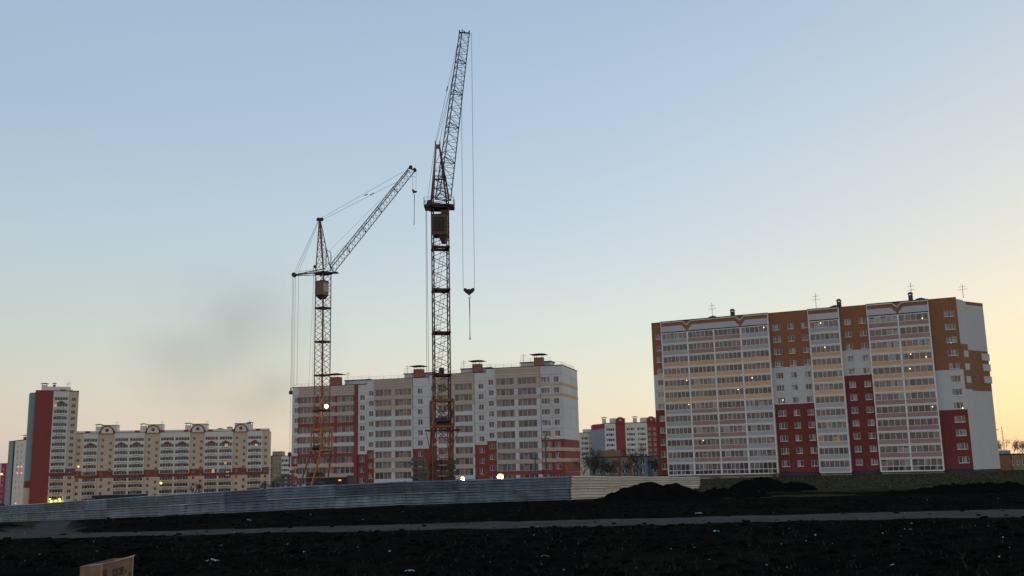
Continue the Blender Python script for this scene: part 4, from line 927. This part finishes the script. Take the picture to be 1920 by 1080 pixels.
# slewing deck and side walkways
z_ = zline(cpx, 388, D2) - g0
mb = MB(); ring(mb, at(g0, 1.15), z_ - .35, z_ + .15, dredM, .1, .5); mb.box(-1.4, 1.4, -1.4, 1.4, z_ - .1, z_ + .05, dredM); mb.build('slewing_deck', t)
for s in (-1, 1):
    mb = MB(); x0, x1 = s * 1.1, s * (2.05 if s < 0 else 1.9)
    mb.hexa([(min(x0, x1), -1.2, z_ - .2), (max(x0, x1), -1.2, z_ - .2), (max(x0, x1), 1.2, z_ - .2), (min(x0, x1), 1.2, z_ - .2), (min(x0, x1), -1.2, z_ + (.05)), (max(x0, x1), -1.2, z_ + .05), (max(x0, x1), 1.2, z_ + .05), (min(x0, x1), 1.2, z_ + .05)], dredM)
    mb.prism([(x0, z_ - .2), (x1, z_ - .2), (x0, z_ - .9)] if s > 0 else [(x1, z_ - .2), (x0, z_ - .2), (x0, z_ - .9)], -1.0, -.9, dredM)
    if s < 0: mb.hexa([(-2.0, -1.1, z_ - .3), (-.9, -1.1, z_ - .3), (-.9, .2, z_ - .3), (-2.0, .2, z_ - .3), (-1.5, -1.0, z_ + .75), (-1.0, -1.0, z_ + .75), (-1.0, .2, z_ + .75), (-1.5, .2, z_ + .75)], jibM)
    for yy in (-1.15, 0, 1.15): mb.bar((x1, yy, z_), (x1, yy, z_ + 1.1), .025, dredM); 
    for k in (.55, 1.1): mb.bar((x1, -1.15, z_ + k), (x1, 1.15, z_ + k), .025, dredM); mb.bar((x0, -1.15, z_ + k), (x1, -1.15, z_ + k), .025, dredM)
    mb.build('walkway', t)
# tower head
ap = W(820.5, 272, D2); ap = Vector((ap.x - c0.x, .2, ap.z - g0)); zl = zline(cpx, 374, D2)
mb = MB()
for i, c in enumerate(at(zl, 1.05)): mb.bar(c, ap + Vector(((-.22 if i in (0, 3) else .22), 0, 0)), .11, rustM if i in (0, 3) else dredM)
zc = zline(cpx, 333, D2); C2 = at(zc, .72); lattice(mb, at(zl, .95), C2, 5, .06, .035, dredM); ring(mb, C2, zc - g0 - .06, zc - g0 + .06, dredM, .05, .08)
for k in range(5):
    f = k / 6; a = at(zl, 1.05)[0].lerp(ap, f); b = at(zl, 1.05)[1].lerp(ap, f); mb.bar(a, b, .04, dredM); c_ = at(zl, 1.05)[1].lerp(ap, f + .16); mb.bar(a, c_, .035, dredM)
mb.box(ap.x - .3, ap.x + .3, ap.y - .2, ap.y + .2, ap.z - .4, ap.z + .1, rustM)
mb.build('tower_head', t)
for s in (-.3, .3):
    mb = MB(); mb.bar((ap.x + s - .06, ap.y, ap.z + .3), (ap.x + s + .06, ap.y, ap.z + .3), .34, jibM, 10); mb.build('sheave', t)
# jib (three chords), raised steeply and pointing away
DT = 141.0; tipL = W(861.5, 62, DT); tipR = W(880, 63, DT); fL = W(816, 374, 127.0); fR = W(845, 376, 127.0)
loc = lambda v: Vector((v.x - c0.x, v.y - D2, v.z - g0))
a1_, a2_, b1_, b2_ = loc(fL), loc(fR), loc(tipL), loc(tipR); dj = ((b1_ + b2_) / 2 - (a1_ + a2_) / 2).normalized(); sd = (a2_ - a1_).normalized(); up = sd.cross(dj).normalized(); up = up if up.y < 0 else -up
am = (a1_ + a2_) / 2 + up * 1.4 + sd * -.35; bm2 = b1_.lerp(b2_, .30) + up * .7
for i in range(5):
    f0, f1 = i / 5, (i + 1) / 5; mb = MB(); lattice(mb, [p.lerp(q, f0) for p, q in ((a1_, b1_), (a2_, b2_), (am, bm2))], [p.lerp(q, f1) for p, q in ((a1_, b1_), (a2_, b2_), (am, bm2))], 7, .085, .036, jibM)
    for p, q in ((0, 1), (1, 2), (2, 0)): P_ = [(a1_, b1_), (a2_, b2_), (am, bm2)]; mb.bar(P_[p][0].lerp(P_[p][1], f0), P_[q][0].lerp(P_[q][1], f0), .06, jibM)
    mb.build('jib_section', t)
mb = MB(); mb.bar(b1_ + Vector((0, 0, .1)), b2_ + Vector((0, 0, .1)), .11, jibM); mb.build('jib_head', t)
for f in (0, .5, 1.): c = b1_.lerp(b2_, f); mb = MB(); mb.bar(c + Vector((-.08, 0, .15)), c + Vector((.08, 0, .15)), .33 if f != .5 else .22, jibM, 10); mb.build('sheave', t)
RW = .026
def rope(t_, pts, nm='rope', r=RW):
    mb = MB()
    for p, q in zip(pts[:-1], pts[1:]): mb.bar(p, q, r, ropeM, 4)
    return mb.build(nm, t_)
rope(t, [ap + Vector((-.3, 0, .5)), b1_.lerp(a1_, .05)]); rope(t, [ap + Vector((.3, 0, .6)), b1_.lerp(a1_, .22)]); rope(t, [ap + Vector((-.2, .1, .5)), b1_.lerp(a1_, .30)], r=.022)
mb = MB(); q1 = (ap + Vector((-.3, 0, .5))).lerp(b1_, .44); mb.bar(q1, q1 + (b1_ - ap).normalized() * 1.0, .09, ropeM); mb.build('rope_clamp', t)
wl = at(g0)[0]
rope(t, [ap + Vector((-.35, .1, .2)), Vector((-1.75, -.5, z_)), Vector((-1.62, -.6, zline(802, 720, D2) - g0))]); rope(t, [Vector((-1.85, -.3, z_)), Vector((-1.9, -.3, zline(800, 700, D2) - g0))]); rope(t, [ap + Vector((-.25, .3, 0)), Vector((-1.4, .2, z_))])
# hoist ropes, block, sling
hb = W(879.5, 545, DT); hbl = loc(hb)
xl, xr = hbl.x - .86, hbl.x + .80
rope(t, [b2_ + Vector((.33, 0, .1)), Vector((xr, b2_.y, hbl.z + .3))], 'hoist_rope'); 
rope(t, [b1_.lerp(b2_, .15), Vector((xl, b2_.y, hbl.z + .3))], 'hoist_rope')
def hook_block(t_, c, s, m, tilt=0):
    mb = MB(); P_ = [(-.85, .1), (-.68, .38), (-.45, .36), (-.3, .18), (0, .24), (.3, .18), (.45, .36), (.68, .38), (.85, .1), (.55, -.25), (.1, -.6), (-.1, -.6), (-.55, -.25)]
    mb.prism([(x * s, z_ * s) for x, z_ in P_], -.14 * s, .14 * s, m); o_ = mb.build('hook_block', t_, c); o_.rotation_euler = (0, tilt, 0)
    for k in (-.5, .5): mb = MB(); mb.bar((k * s, -.2 * s, .1 * s), (k * s, .2 * s, .1 * s), .24 * s, jibM, 10); mb.build('pulley', o_)
    mb = MB(); mb.bar((0, 0, -.55 * s), (0, 0, -.75 * s), .06 * s, jibM)
    pr = None
    for k in range(9): an = R_(90 - 30 * k); q = Vector((.17 * s * math.cos(an), 0, -.93 * s + .17 * s * math.sin(an))); (mb.bar(pr, q, .05 * s, jibM) if pr else None); pr = q
    mb.build('hook', o_); return o_
hook_block(t, hbl, 1.0, dredM)
zs = W(881, 637, DT).z - g0; mb = MB(); mb.bar((hbl.x, hbl.y, hbl.z - 1.0), (hbl.x + .06, hbl.y, zs), .035, ropeM); mb.bar((hbl.x + .1, hbl.y, hbl.z - 1.0), (hbl.x + .0, hbl.y, zs), .035, ropeM); mb.bar((hbl.x + .03, hbl.y, zs + .3), (hbl.x + .03, hbl.y, zs), .09, ropeM); mb.build('sling', t)
# portal, legs, arms, ballast
def portal(t_, at_, zl_, zh_, g, mt_, k=1.32, beam=.34):
    mb = MB(); C = at_(g, k)
    z0, z1 = zl_ - g, zh_ - g
    ring(mb, C, z0 - beam * .5, z0 + beam * .5, mt_, .0, .35); mb.build('portal_frame', t_); mb = MB(); ring(mb, C, z1 - beam * .5, z1 + beam * .5, mt_, .0, .35); mb.build('portal_frame', t_)
    for c in C: mb = MB(); mb.bar((c.x, c.y, z0), (c.x, c.y, z1), .15, mt_); mb.build('portal_post', t_)
    mb = MB()
    for i in range(4): a, b = C[i], C[(i + 1) % 4]; mb.bar((a.x, a.y, z0), (b.x, b.y, z1), .06, mt_); mb.bar((b.x, b.y, z0), (a.x, a.y, z1), .06, mt_)
    mb.build('portal_bracing', t_); return C
pl_, ph_ = zline(828, 800, D2), zline(828, 751, D2)
C = portal(t, at, pl_, ph_, g0, oraM, 1.30)
z0 = pl_ - g0
legm = mat('leg_red', (.22, .06, .04), .7, .25, 1.5)
for i, c in enumerate(C):
    mb = MB(); f = Vector((c.x * (1.15 if c.x < 0 else .8), c.y, 0)); mb.bar(f, (c.x * .95, c.y, z0), .14, legm, 4); mb.bar(f, (c.x * .6, c.y * .6, z0), .07, legm); mb.build('leg', t)
mb = MB()
for i in range(4):
    a, b = C[i], C[(i + 1) % 4]
    for k in range(4): f0, f1 = k / 4, (k + 1) / 4; mb.bar((a.x, a.y, z0 * f0), (b.x, b.y, z0 * f1), .05, legm); mb.bar((b.x, b.y, z0 * f0), (a.x, a.y, z0 * f1), .05, legm)
mb.build('leg_bracing', t)
mb = MB(); mb.box(-2.1, 2.35, -1.4, -1.2, z0 - .55, z0 - .4, dredM); mb.box(-2.1, 2.35, 1.0, 1.2, z0 - .55, z0 - .4, dredM)
mb.bar((-2.0, -1.3, z0 - .5), (-1.5, -1.3, z0 - 2.8), .06, dredM); mb.bar((2.2, -1.3, z0 - .5), (1.5, -1.3, z0 - 2.2), .06, dredM); mb.build('side_platform', t)
mb = MB(); mb.box(-1.0, 1.2, -.9, .9, z0 + .25, z0 + 1.1, balM); mb.bar((-.9, -1, z0 + .7), (1.1, -1, z0 + .7), .25, jibM, 8); mb.build('winch_drum', t)
zb = W(830, 862, D2).z - g0; nb = 7
for k in range(nb):
    for s in (0, 1):
        mb = MB(); x0 = -1.6 + s * 1.65; mb.box(x0, x0 + 1.55, -1.5, 1.5, zb * k / nb + .04, zb * (k + 1) / nb - .05, balM); b_ = mb.build('ballast_slab', t); b_.rotation_euler = (0, 0, random.uniform(-.05, .05))
mb = MB(); mb.bar((-.0, 0, zline(828, 704, D2) - g0 - .0), (-.0, 0, zline(828, 697, D2) - g0 + .5), .35, jibM, 8); mb.build('winch', t)

# --- left crane, a little farther
D1 = 170; cpx1 = 605.3; c1w = W(cpx1, 600, D1); u = D1 / FPX; CR1 = [(-14.2 * u, -2 * u), (2 * u, -14.2 * u), (14.2 * u, 2 * u), (-2 * u, 14.2 * u)]
t, g0, at = crane('lower rusty orange lattice tower crane with slanting jib and counter arm at the left', c1w.x, D1, CR1, 0, None, 1)
zz = [zline(cpx1, y, D1) for y in (846, 806, 770, 704, 641, 578, 512)]
for a, b in zip(zz[:-1], zz[1:]):
    mb = MB(); lattice(mb, at(a), at(b), 6 if b - a > 4 else 3, .09, .046, rustM); mb.build('mast_section', t)
for y in (770, 704, 641, 578):
    z_ = zline(cpx1, y, D1) - g0; mb = MB(); ring(mb, at(g0), z_ - .12, z_ + .12, dredM, .10, .5); mb.build('platform', t)
mb = MB()
for i in range(1, 6):
    za, zb = zz[i] - g0, zz[i + 1] - g0
    for s in (-.22, .22): mb.bar((.4 + s, 0, za), (-.3 + s, 0, zb), .03, dredM)
mb.build('ladder', t)
za, zb = zline(cpx1, 555, D1) - g0, zline(cpx1, 530, D1) - g0
mb = MB(); C = at(g0, 1.0); P_ = [Vector((c.x, c.y, 0)) for c in C]
mb.hexa([(-1.25, -1.0, za), (.35, -1.9, za), (1.0, -.2, za), (-.6, .9, za), (-1.25, -1.0, zb), (.35, -1.9, zb), (1.0, -.2, zb), (-.6, .9, zb)], cabT); mb.hexa([(-1.35, -1.0, zb), (.35, -2.0, zb), (1.1, -.2, zb), (-.6, 1.0, zb), (-1.25, -.9, zb + .12), (.35, -1.8, zb + .2), (1.0, -.2, zb + .2), (-.6, .9, zb + .2)], dredM)
mb.hexa([(-.6, -.9, za - .6), (.3, -1.2, za - .6), (.5, -.2, za - .6), (-.4, .4, za - .6), (-1.2, -1.0, za), (.35, -1.85, za), (.95, -.2, za), (-.6, .85, za)], dredM); cab = mb.build('operator_cabin', t)
mb = MB(); mb.face([(.40, -1.80, za + .6), (.97, -.32, za + .6), (.97, -.32, zb - .3), (.40, -1.80, zb - .3)], G_DARK); mb.build('cabin_window', cab)
z_ = zline(cpx1, 512, D1) - g0
mb = MB(); ring(mb, at(g0, 1.1), z_ - .25, z_ + .12, dredM, .1, .5); mb.box(.2, 2.6, -.7, .5, z_ - .1, z_ + .05, dredM); mb.build('slewing_deck', t)
lo1 = lambda px, py, D=D1: Vector((W(px, py, D).x - c1w.x, D - D1, W(px, py, D).z - g0))
ap = lo1(599.7, 413, D1)
mb = MB(); zl = zline(cpx1, 508, D1)
for i, c in enumerate(at(zl, 1.0)): mb.bar(c, ap + Vector((.1 if i > 1 else -.1, 0, 0)), .10, rustM)
Cc = at(zl, 1.0)
for i in range(4):
    for k in range(6):
        f0, f1 = k / 7, (k + 1) / 7; a, b = Cc[i], Cc[(i + 1) % 4]; mb.bar(a.lerp(ap, f0), b.lerp(ap, f1), .038, rustM); mb.bar(b.lerp(ap, f0), a.lerp(ap, f0), .038, rustM)
p = lo1(612, 468); q = lo1(620.5, 474); mb.bar(p, q, .06, dredM); mb.bar(q, lo1(620.5, 505), .07, dredM); mb.bar(p, lo1(611, 500), .07, dredM)
mb.build('tower_head', t)
for s in (-.25, .3): mb = MB(); mb.bar(ap + Vector((s, -.08, .15)), ap + Vector((s, .08, .15)), .36, dredM, 10); mb.build('sheave', t)
# jib
UL = lo1(620, 499.5); UR = UL + Vector((0, 1.7, 0)); BL = lo1(626, 511.5) + Vector((0, .85, 0)); TU = lo1(766, 315.5) ; TU2 = TU + Vector((0, 1.0, 0)); TB = lo1(774.5, 323) + Vector((0, .5, 0))
UL = UL + Vector((0, -.85, 0)); UR = UR + Vector((0, -.85, 0)); BL = BL + Vector((0, -.85, 0)); dn = Vector((.0, 0, .0))
for i in range(5):
    f0, f1 = i / 5, (i + 1) / 5; CH = ((UL, TU), (UR, TU2), (BL, TB)); mb = MB(); lattice(mb, [p.lerp(q, f0) for p, q in CH], [p.lerp(q, f1) for p, q in CH], 6, .085, .036, jibM)
    mb.bar(UL.lerp(TU, f0), BL.lerp(TB, f0), .07, jibM); mb.bar(UR.lerp(TU2, f0), BL.lerp(TB, f0), .05, jibM); mb.build('jib_section', t)
mb = MB(); mb.bar(TU, lo1(778, 319), .12, jibM); mb.bar(TB, lo1(778, 319), .1, jibM); mb.bar(TU, lo1(770, 313), .12, jibM); mb.build('jib_head', t)
for px, py in ((770, 313), (777.5, 318)): c = lo1(px, py); mb = MB(); mb.bar(c + Vector((0, -.12, 0)), c + Vector((0, .5, 0)), .32, jibM, 10); mb.build('sheave', t)
# counter arm
E = lo1(552.5, 515.5)
mb = MB(); 
for s in (-1, 1): mb.bar(E + Vector((0, s * .15, 0)), Vector((.6, s * 1.2, z_ + .55)), .10, jibM); mb.bar(E + Vector((0, s * .15, -.1)), Vector((-1.0, s * 1.0, z_ - .15)), .07, jibM)
for k in range(5): f = k / 5; mb.bar(E.lerp(Vector((-.6, -1.0, z_ + .3)), f), E.lerp(Vector((-.6, 1.0, z_ + .3)), f + .15), .04, jibM)
mb.build('counter_arm', t)
mb = MB(); mb.bar(E + Vector((-.1, -.35, 0)), E + Vector((-.1, .35, 0)), .40, jibM, 12); mb.build('pulley_cluster', t)
mb = MB()
a, b = lo1(562, 509), lo1(586, 506)
for k in (0, .5): mb.bar(a + Vector((0, 0, -k)), b + Vector((0, 0, -k)), .025, ropeM)
for f in (0, .5, 1): mb.bar(a.lerp(b, f) + Vector((0, 0, -.8)), a.lerp(b, f) + Vector((0, 0, .1)), .025, ropeM)
mb.build('arm_rail', t)
mb = MB(); mb.bar(lo1(591, 500) + Vector((-.0, -.2, 0)), lo1(591, 500) + Vector((0, .2, 0)), .3, dredM, 8); mb.bar(lo1(588, 521), lo1(588, 500), .04, dredM); mb.build('winch', t)
r1 = .026
rope(t, [ap + Vector((.3, 0, .4)), lo1(757, 321.5) + Vector((0, 0, 0))], r=r1); rope(t, [ap + Vector((.3, .6, .2)), lo1(752, 334) + Vector((0, .8, 0)), lo1(768, 318) + Vector((0, .8, 0))], r=r1)
for (p, q) in (((683, 367), (689.5, 363.8)), ((694, 366), (701, 362))): mb = MB(); mb.bar(lo1(*p), lo1(*q), .09, ropeM); mb.build('rope_clamp', t)
rope(t, [lo1(617, 471), lo1(728, 360), lo1(764, 320)], r=.018); rope(t, [lo1(622, 484), lo1(648, 458)], r=.018)
for k, dx_ in enumerate((-.6, -.2, .3)): rope(t, [ap + Vector((-.25 + .1 * k, 0, .1)), E + Vector((dx_ * .8 + .3, .1 * k, .25))], r=.024)
for dx_, py in ((-.35, 735), (-.15, 735), (.15, 727), (.7, 722)): z1 = lo1(547, py).z; rope(t, [E + Vector((dx_, 0, 0)), Vector((E.x + dx_, E.y, z1))], r=.024)
rope(t, [lo1(588, 521), lo1(579, 722)], r=.016); rope(t, [lo1(588.5, 521), lo1(586, 722)], r=.016)
H = lo1(545.3, 735.5); mb = MB(); mb.bar(H + Vector((0, 0, -.35)), H + Vector((0, 0, .25)), .34, jibM, 10, .3); mb.bar(H + Vector((0, 0, .25)), H + Vector((0, 0, .8)), .1, jibM); mb.build('rope_weight', t)
rope(t, [H, lo1(543, 850)], r=.024); K = lo1(543, 852); mb = MB(); mb.bar(K + Vector((0, 0, -.35)), K + Vector((0, 0, .35)), .34, jibM, 7, .3); mb.bar(K + Vector((0, 0, -.35)), K + Vector((.05, 0, -2.2)), .10, jibM, 5); mb.build('lower_block', t)
# hook
Hc = lo1(776.8, 358.5); 
rope(t, [lo1(772.5, 318), Hc + Vector((-.25, 0, .3))], 'hoist_rope', .022); rope(t, [lo1(780.5, 319), Hc + Vector((.28, 0, .3))], 'hoist_rope', .022); mb = MB(); mb.bar(lo1(772.3, 330), lo1(780.3, 333), .03, ropeM); mb.build('rope_spacer', t)
hook_block(t, Hc, .62, dredM, .5)
mb = MB(); e = lo1(776.6, 422); mb.bar(Hc + Vector((0, 0, -.6)), e, .045, ropeM); mb.bar(Hc + Vector((.06, 0, -.6)), e + Vector((-.06, 0, 0)), .03, ropeM); mb.build('sling', t)
# portal and splayed legs
pl_, ph_ = zline(602, 846, D1), zline(602, 806, D1); C = portal(t, at, pl_, ph_, g0, ylwM, 1.32, .3); z0 = pl_ - g0
mb = MB(); mb.box(-1.2, .2, -1.2, .2, z0 + .2, z0 + 1.0, balM); mb.bar((-1.2, -1.3, z0 + .6), (.3, -1.3, z0 + .6), .25, jibM, 8); mb.build('winch_drum', t)
mb = MB(); mb.box(.1, 1.6, -1.9, -.3, z0 + .0, z0 + .3, ylwM); 
for k in (.7, 1.1): mb.bar((.1, -1.9, z0 + k), (1.6, -1.9, z0 + k), .05, ylwM)
mb.build('operator_basket', t)
feet = [(-3.9, -1.5), (-1.5, -3.4), (.9, -.6), (-2.6, 1.5)]
for i, (c, f) in enumerate(zip(C, feet)):
    mb = MB(); mb.bar((f[0], f[1], 0), (c.x, c.y, z0), .13, (legm, ylwM)[i % 2]); mb.build('leg', t)
mb = MB()
for i in range(4):
    a, b = C[i], C[(i + 1) % 4]; fa, fb = feet[i], feet[(i + 1) % 4]
    for k in range(3):
        f0, f1 = k / 3, (k + 1) / 3; A0 = Vector((fa[0], fa[1], 0)).lerp(Vector((a.x, a.y, z0)), f0); B1 = Vector((fb[0], fb[1], 0)).lerp(Vector((b.x, b.y, z0)), f1); mb.bar(A0, B1, .06, rustM)
mb.build('leg_bracing', t)
mb = MB(); mb.bar(lo1(546, 883), lo1(566, 918), .1, legm); mb.bar(lo1(544, 884), lo1(552, 884), .35, legm); mb.build('stay_strut', t)
zb = W(603, 885, D1).z - g0
for k in range(5):
    mb = MB(); mb.box(-2.2, .4, -1.6, 1.6, zb * k / 5 + .04, zb * (k + 1) / 5 - .06, balM); b_ = mb.build('ballast_slab', t); b_.rotation_euler = (0, 0, random.uniform(-.05, .05))
flood(612, 762, 168, 'bright floodlight fixed on the mast of the left crane', .24, False)

# ---------------------------------------------------------------- cardboard box and litter
card = mat('cardboard', (.22, .135, .075), .85, .3, 6); card2 = mat('cardboard_edge', (.36, .26, .19), .85, .1, 6); prb = mat('box_print_brown', (.10, .055, .035), .85, .2, 9); prg = mat('box_print_green', (.07, .10, .045), .85, .2, 9); prw = mat('box_print_pale', (.50, .38, .26), .85, .1, 9)
DB = 12.6
P1 = W(192, 1058.5, DB - .12); P2 = W(249.5, 1044.5, DB); P0 = W(150, 1062, DB + .22)
zb = G(P1.x, DB) - .05
t = thing('cardboard_box', 'printed cardboard box lying on the black soil at the bottom left', 'cardboard box', (P1.x, P1.y, zb)); bx = lambda v: Vector((v.x - P1.x, v.y - P1.y, v.z - zb))
p1, p2, p0_ = bx(P1), bx(P2), bx(P0); back = Vector((p2.x + (p0_.x - p1.x), p2.y + (p0_.y - p1.y) + .1, p2.z + (p0_.z - p1.z)))
def side(a, b, m, nm, th=.012, prints=()):
    mb = MB(); d = (b - a); n = Vector((d.y, -d.x, 0)).normalized(); th_ = n * th
    mb.hexa([(a.x, a.y, 0), (b.x, b.y, 0), (b.x - th_.x, b.y - th_.y, 0), (a.x - th_.x, a.y - th_.y, 0), (a.x, a.y, a.z), (b.x, b.y, b.z), (b.x - th_.x, b.y - th_.y, b.z), (a.x - th_.x, a.y - th_.y, a.z)], m)
    o_ = mb.build(nm, t)
    if prints:
        mb = MB()
        for poly, pm in prints:
            pts = []
            for fx, fz in poly:
                q = a.lerp(b, fx); top = a.z + (b.z - a.z) * fx; pts.append((q.x + n.x * .003, q.y + n.y * .003, top - fz * .42))
            mb.face(pts, pm)
        mb.build('print', o_)
def rc(x0, x1, z0, z1): return [(x0, z1), (x1, z1), (x1, z0), (x0, z0)]
pr = [(rc(.03, .17, .16, .85), prb), (rc(.87, .98, .40, .85), prg), (rc(.34, .70, .20, .42), prb), (rc(.30, .72, .46, .62), prb), (rc(.5, .56, .26, .36), prw), (rc(.36, .46, .30, .33), prw), (rc(.60, .68, .28, .32), prw), (rc(.76, .80, .28, .42), prg), (rc(.77, .81, .50, .66), prb), (rc(.22, .26, .44, .62), prb), (rc(.30, .34, .72, .86), prb), (rc(.40, .66, .68, .72), prb)]
side(p1, p2, card, 'printed_side', prints=pr)
side(p0_, p1, card, 'end_side', prints=[(rc(.62, .95, .35, .38), prb), (rc(.62, .95, .48, .51), prb), (rc(.62, .95, .62, .65), prb), (rc(.15, .4, .3, .7), prb)])
side(back, p0_, card, 'back_side'); side(p2, back, card, 'far_end_side')
mb = MB(); mb.face([p0_ + Vector((0, 0, .002)), p1 + Vector((0, 0, .002)), p1 + Vector((.08, .12, .012)), p0_ + Vector((.10, .14, .01))], card2); mb.face([p1 + Vector((.0, .0, .003)), p2 + Vector((0, 0, .003)), p2 + Vector((-.02, .14, .02)), p1 + Vector((.08, .15, .02))], card2); mb.build('flap', t)
mb = MB(); mb.bar(p1 + Vector((0, -.004, .004)), p2 + Vector((0, -.004, .004)), .009, card2); mb.bar(Vector((p1.x, p1.y - .004, 0)), p1 + Vector((0, -.004, 0)), .007, card2); mb.bar(Vector((p2.x, p2.y, 0)), p2, .009, card2); mb.build('edge_crease', t)
lw = mat('white_litter', (.26, .28, .28), .6, .2, 20); lb = mat('blue_litter', (.16, .34, .38), .6, .2, 20); ly = mat('tan_litter', (.40, .34, .22), .8, .2, 20); mat('pale_litter', (.12, .12, .115), .8)
def scrap(px, py, w_, m, label, name='litter_scrap', nn_=7):
    d = ray(px, py); k = 5.
    for _ in range(400):
        P = d * k
        if P.z < float(gz(np.array([P.x]), np.array([P.y]))[0]): break
        k += .25
    rg = random.Random(int(px)); mb = MB(); s = w_ * P.y / FPX / 2; pts = []
    for i in range(nn_):
        for j in range(4): pts.append((s * (2 * i / (nn_ - 1) - 1) + rg.uniform(-.1, .1) * s, s * .55 * (2 * j / 3 - 1) + rg.uniform(-.15, .15) * s, s * rg.uniform(.05, .5) * (1 - abs(2 * i / (nn_ - 1) - 1) * .6) + .02))
    i0 = len(mb.v); mb.v += pts; kk = mb.m(m)
    for i in range(nn_ - 1):
        for j in range(3): mb.f.append((i * 4 + j, (i + 1) * 4 + j, (i + 1) * 4 + j + 1, i * 4 + j + 1)); mb.mi.append(kk)
    o_ = mb.build(name, None, (P.x, P.y, P.z + .02), rg.uniform(-.4, .4)); tag(o_, label, 'litter')
scrap(398, 1057, 22, lw, 'crumpled white wrapper on the soil right of the cardboard box')
scrap(768, 1077, 18, lb, 'pale blue bag half cut by the bottom edge of the view')
scrap(1343, 1000, 13, lb, 'light blue paper scrap on the soil below the road')
scrap(1310, 965, 14, lw, 'white scrap lying on the far verge of the road')
scrap(1022, 1048, 16, mat('pale_litter', (.3, .3, .28)), 'greyish rag on the soil in the lower middle')
scrap(671, 1030, 6, lw, 'tiny white scrap on the soil left of centre')
scrap(1675, 1066, 15, ly, 'tan scrap at the bottom right of the field')
scrap(1853, 990, 5, lw, 'small white speck of paper near the right road verge')
scrap(1707, 996, 6, lw, 'small paper scrap below the road, right of centre')
scrap(465, 978, 12, mat('pale_litter', (.3, .3, .28)), 'pale bag on the far bank of the road left of centre')
scrap(180, 1037, 6, ly, 'tiny tan scrap above the cardboard box')
scrap(1331, 1054, 6, lw, 'tiny white scrap low in the field, right of centre')
rng = np.random.default_rng(11); mb = MB()
for _ in range(260):
    d = 10 + 45 * rng.random() ** 1.3; a = (rng.random() - .5) * 1.2; x, y = d * math.sin(a), d * math.cos(a); z_ = float(gz(np.array([x]), np.array([y]))[0]); s = .006 + .02 * rng.random() ** 3
    mb.face([(x - s, y - s * .5, z_ + .02), (x + s, y - s * .3, z_ + .03), (x + s * .7, y + s, z_ + .03 + s), (x - s * .8, y + s * .8, z_ + .03 + s * .6)], [lw, ly, MATS['pale_litter'], MATS['pale_litter']][int(rng.random() * 4)])
kind(mb.build('litter_bits'), 'stuff')

# ---------------------------------------------------------------- drifting smoke over the far rooftops
def smoke():
    m = bpy.data.materials.new('smoke'); m.use_nodes = True; t_ = m.node_tree; t_.nodes.clear(); L = t_.links
    o_ = t_.nodes.new('ShaderNodeOutputMaterial'); v = t_.nodes.new('ShaderNodeVolumePrincipled'); v.inputs['Color'].default_value = (.35, .35, .37, 1)
    tc_ = t_.nodes.new('ShaderNodeTexCoord'); gr = t_.nodes.new('ShaderNodeTexGradient'); gr.gradient_type = 'SPHERICAL'; mp_ = t_.nodes.new('ShaderNodeMapping'); L.new(tc_.outputs['Object'], mp_.inputs[0]); L.new(mp_.outputs[0], gr.inputs[0])
    n_ = t_.nodes.new('ShaderNodeTexNoise'); n_.inputs['Scale'].default_value = 1.4; n_.inputs['Detail'].default_value = 3; L.new(tc_.outputs['Object'], n_.inputs[0])
    mr = t_.nodes.new('ShaderNodeMapRange'); mr.inputs[1].default_value = .38; mr.inputs[2].default_value = .68; L.new(n_.outputs[0], mr.inputs[0])
    mu = t_.nodes.new('ShaderNodeMath'); mu.operation = 'MULTIPLY'; L.new(mr.outputs[0], mu.inputs[0]); L.new(gr.outputs[1], mu.inputs[1]); m2 = t_.nodes.new('ShaderNodeMath'); m2.operation = 'MULTIPLY'; m2.inputs[1].default_value = .0115; L.new(mu.outputs[0], m2.inputs[0]); L.new(m2.outputs[0], v.inputs['Density']); L.new(v.outputs[0], o_.inputs['Volume']); return m
import bmesh
bm = bmesh.new(); bmesh.ops.create_icosphere(bm, subdivisions=3, radius=1); me = bpy.data.meshes.new('smoke'); bm.to_mesh(me); bm.free(); me.materials.append(smoke())
c = W(425, 640, 620); o = put(me, 'smoke', None, c); o.scale = (82, 45, 66); kind(o, 'stuff')
c = W(505, 745, 640); o = put(me, 'smoke', None, c); o.scale = (40, 30, 26); kind(o, 'stuff')


# ---------------------------------------------------------------- repeats carry a group
GR = {'apartment_block': 'apartment blocks around the field', 'soil_mound': 'heaps of black soil', 'bare_tree': 'bare trees before the kindergarten', 'distant_tree': 'distant trees at the right edge',
      'shrub': 'shrubs before the far blocks', 'weed_bush': 'dry weed bushes on the grass', 'utility_pole': 'poles behind the fence', 'litter_scrap': 'litter on the field', 'floodlight': 'site floodlights',
      'tower_crane': 'tower cranes on the site', 'slab_stack': 'stacks of concrete slabs', 'sheet_metal_fence': 'site fence runs'}
for o in list(COL.objects):
    k = o.name.split('.')[0]
    if o.parent is None and k in GR and 'label' in o: o['group'] = GR[k]
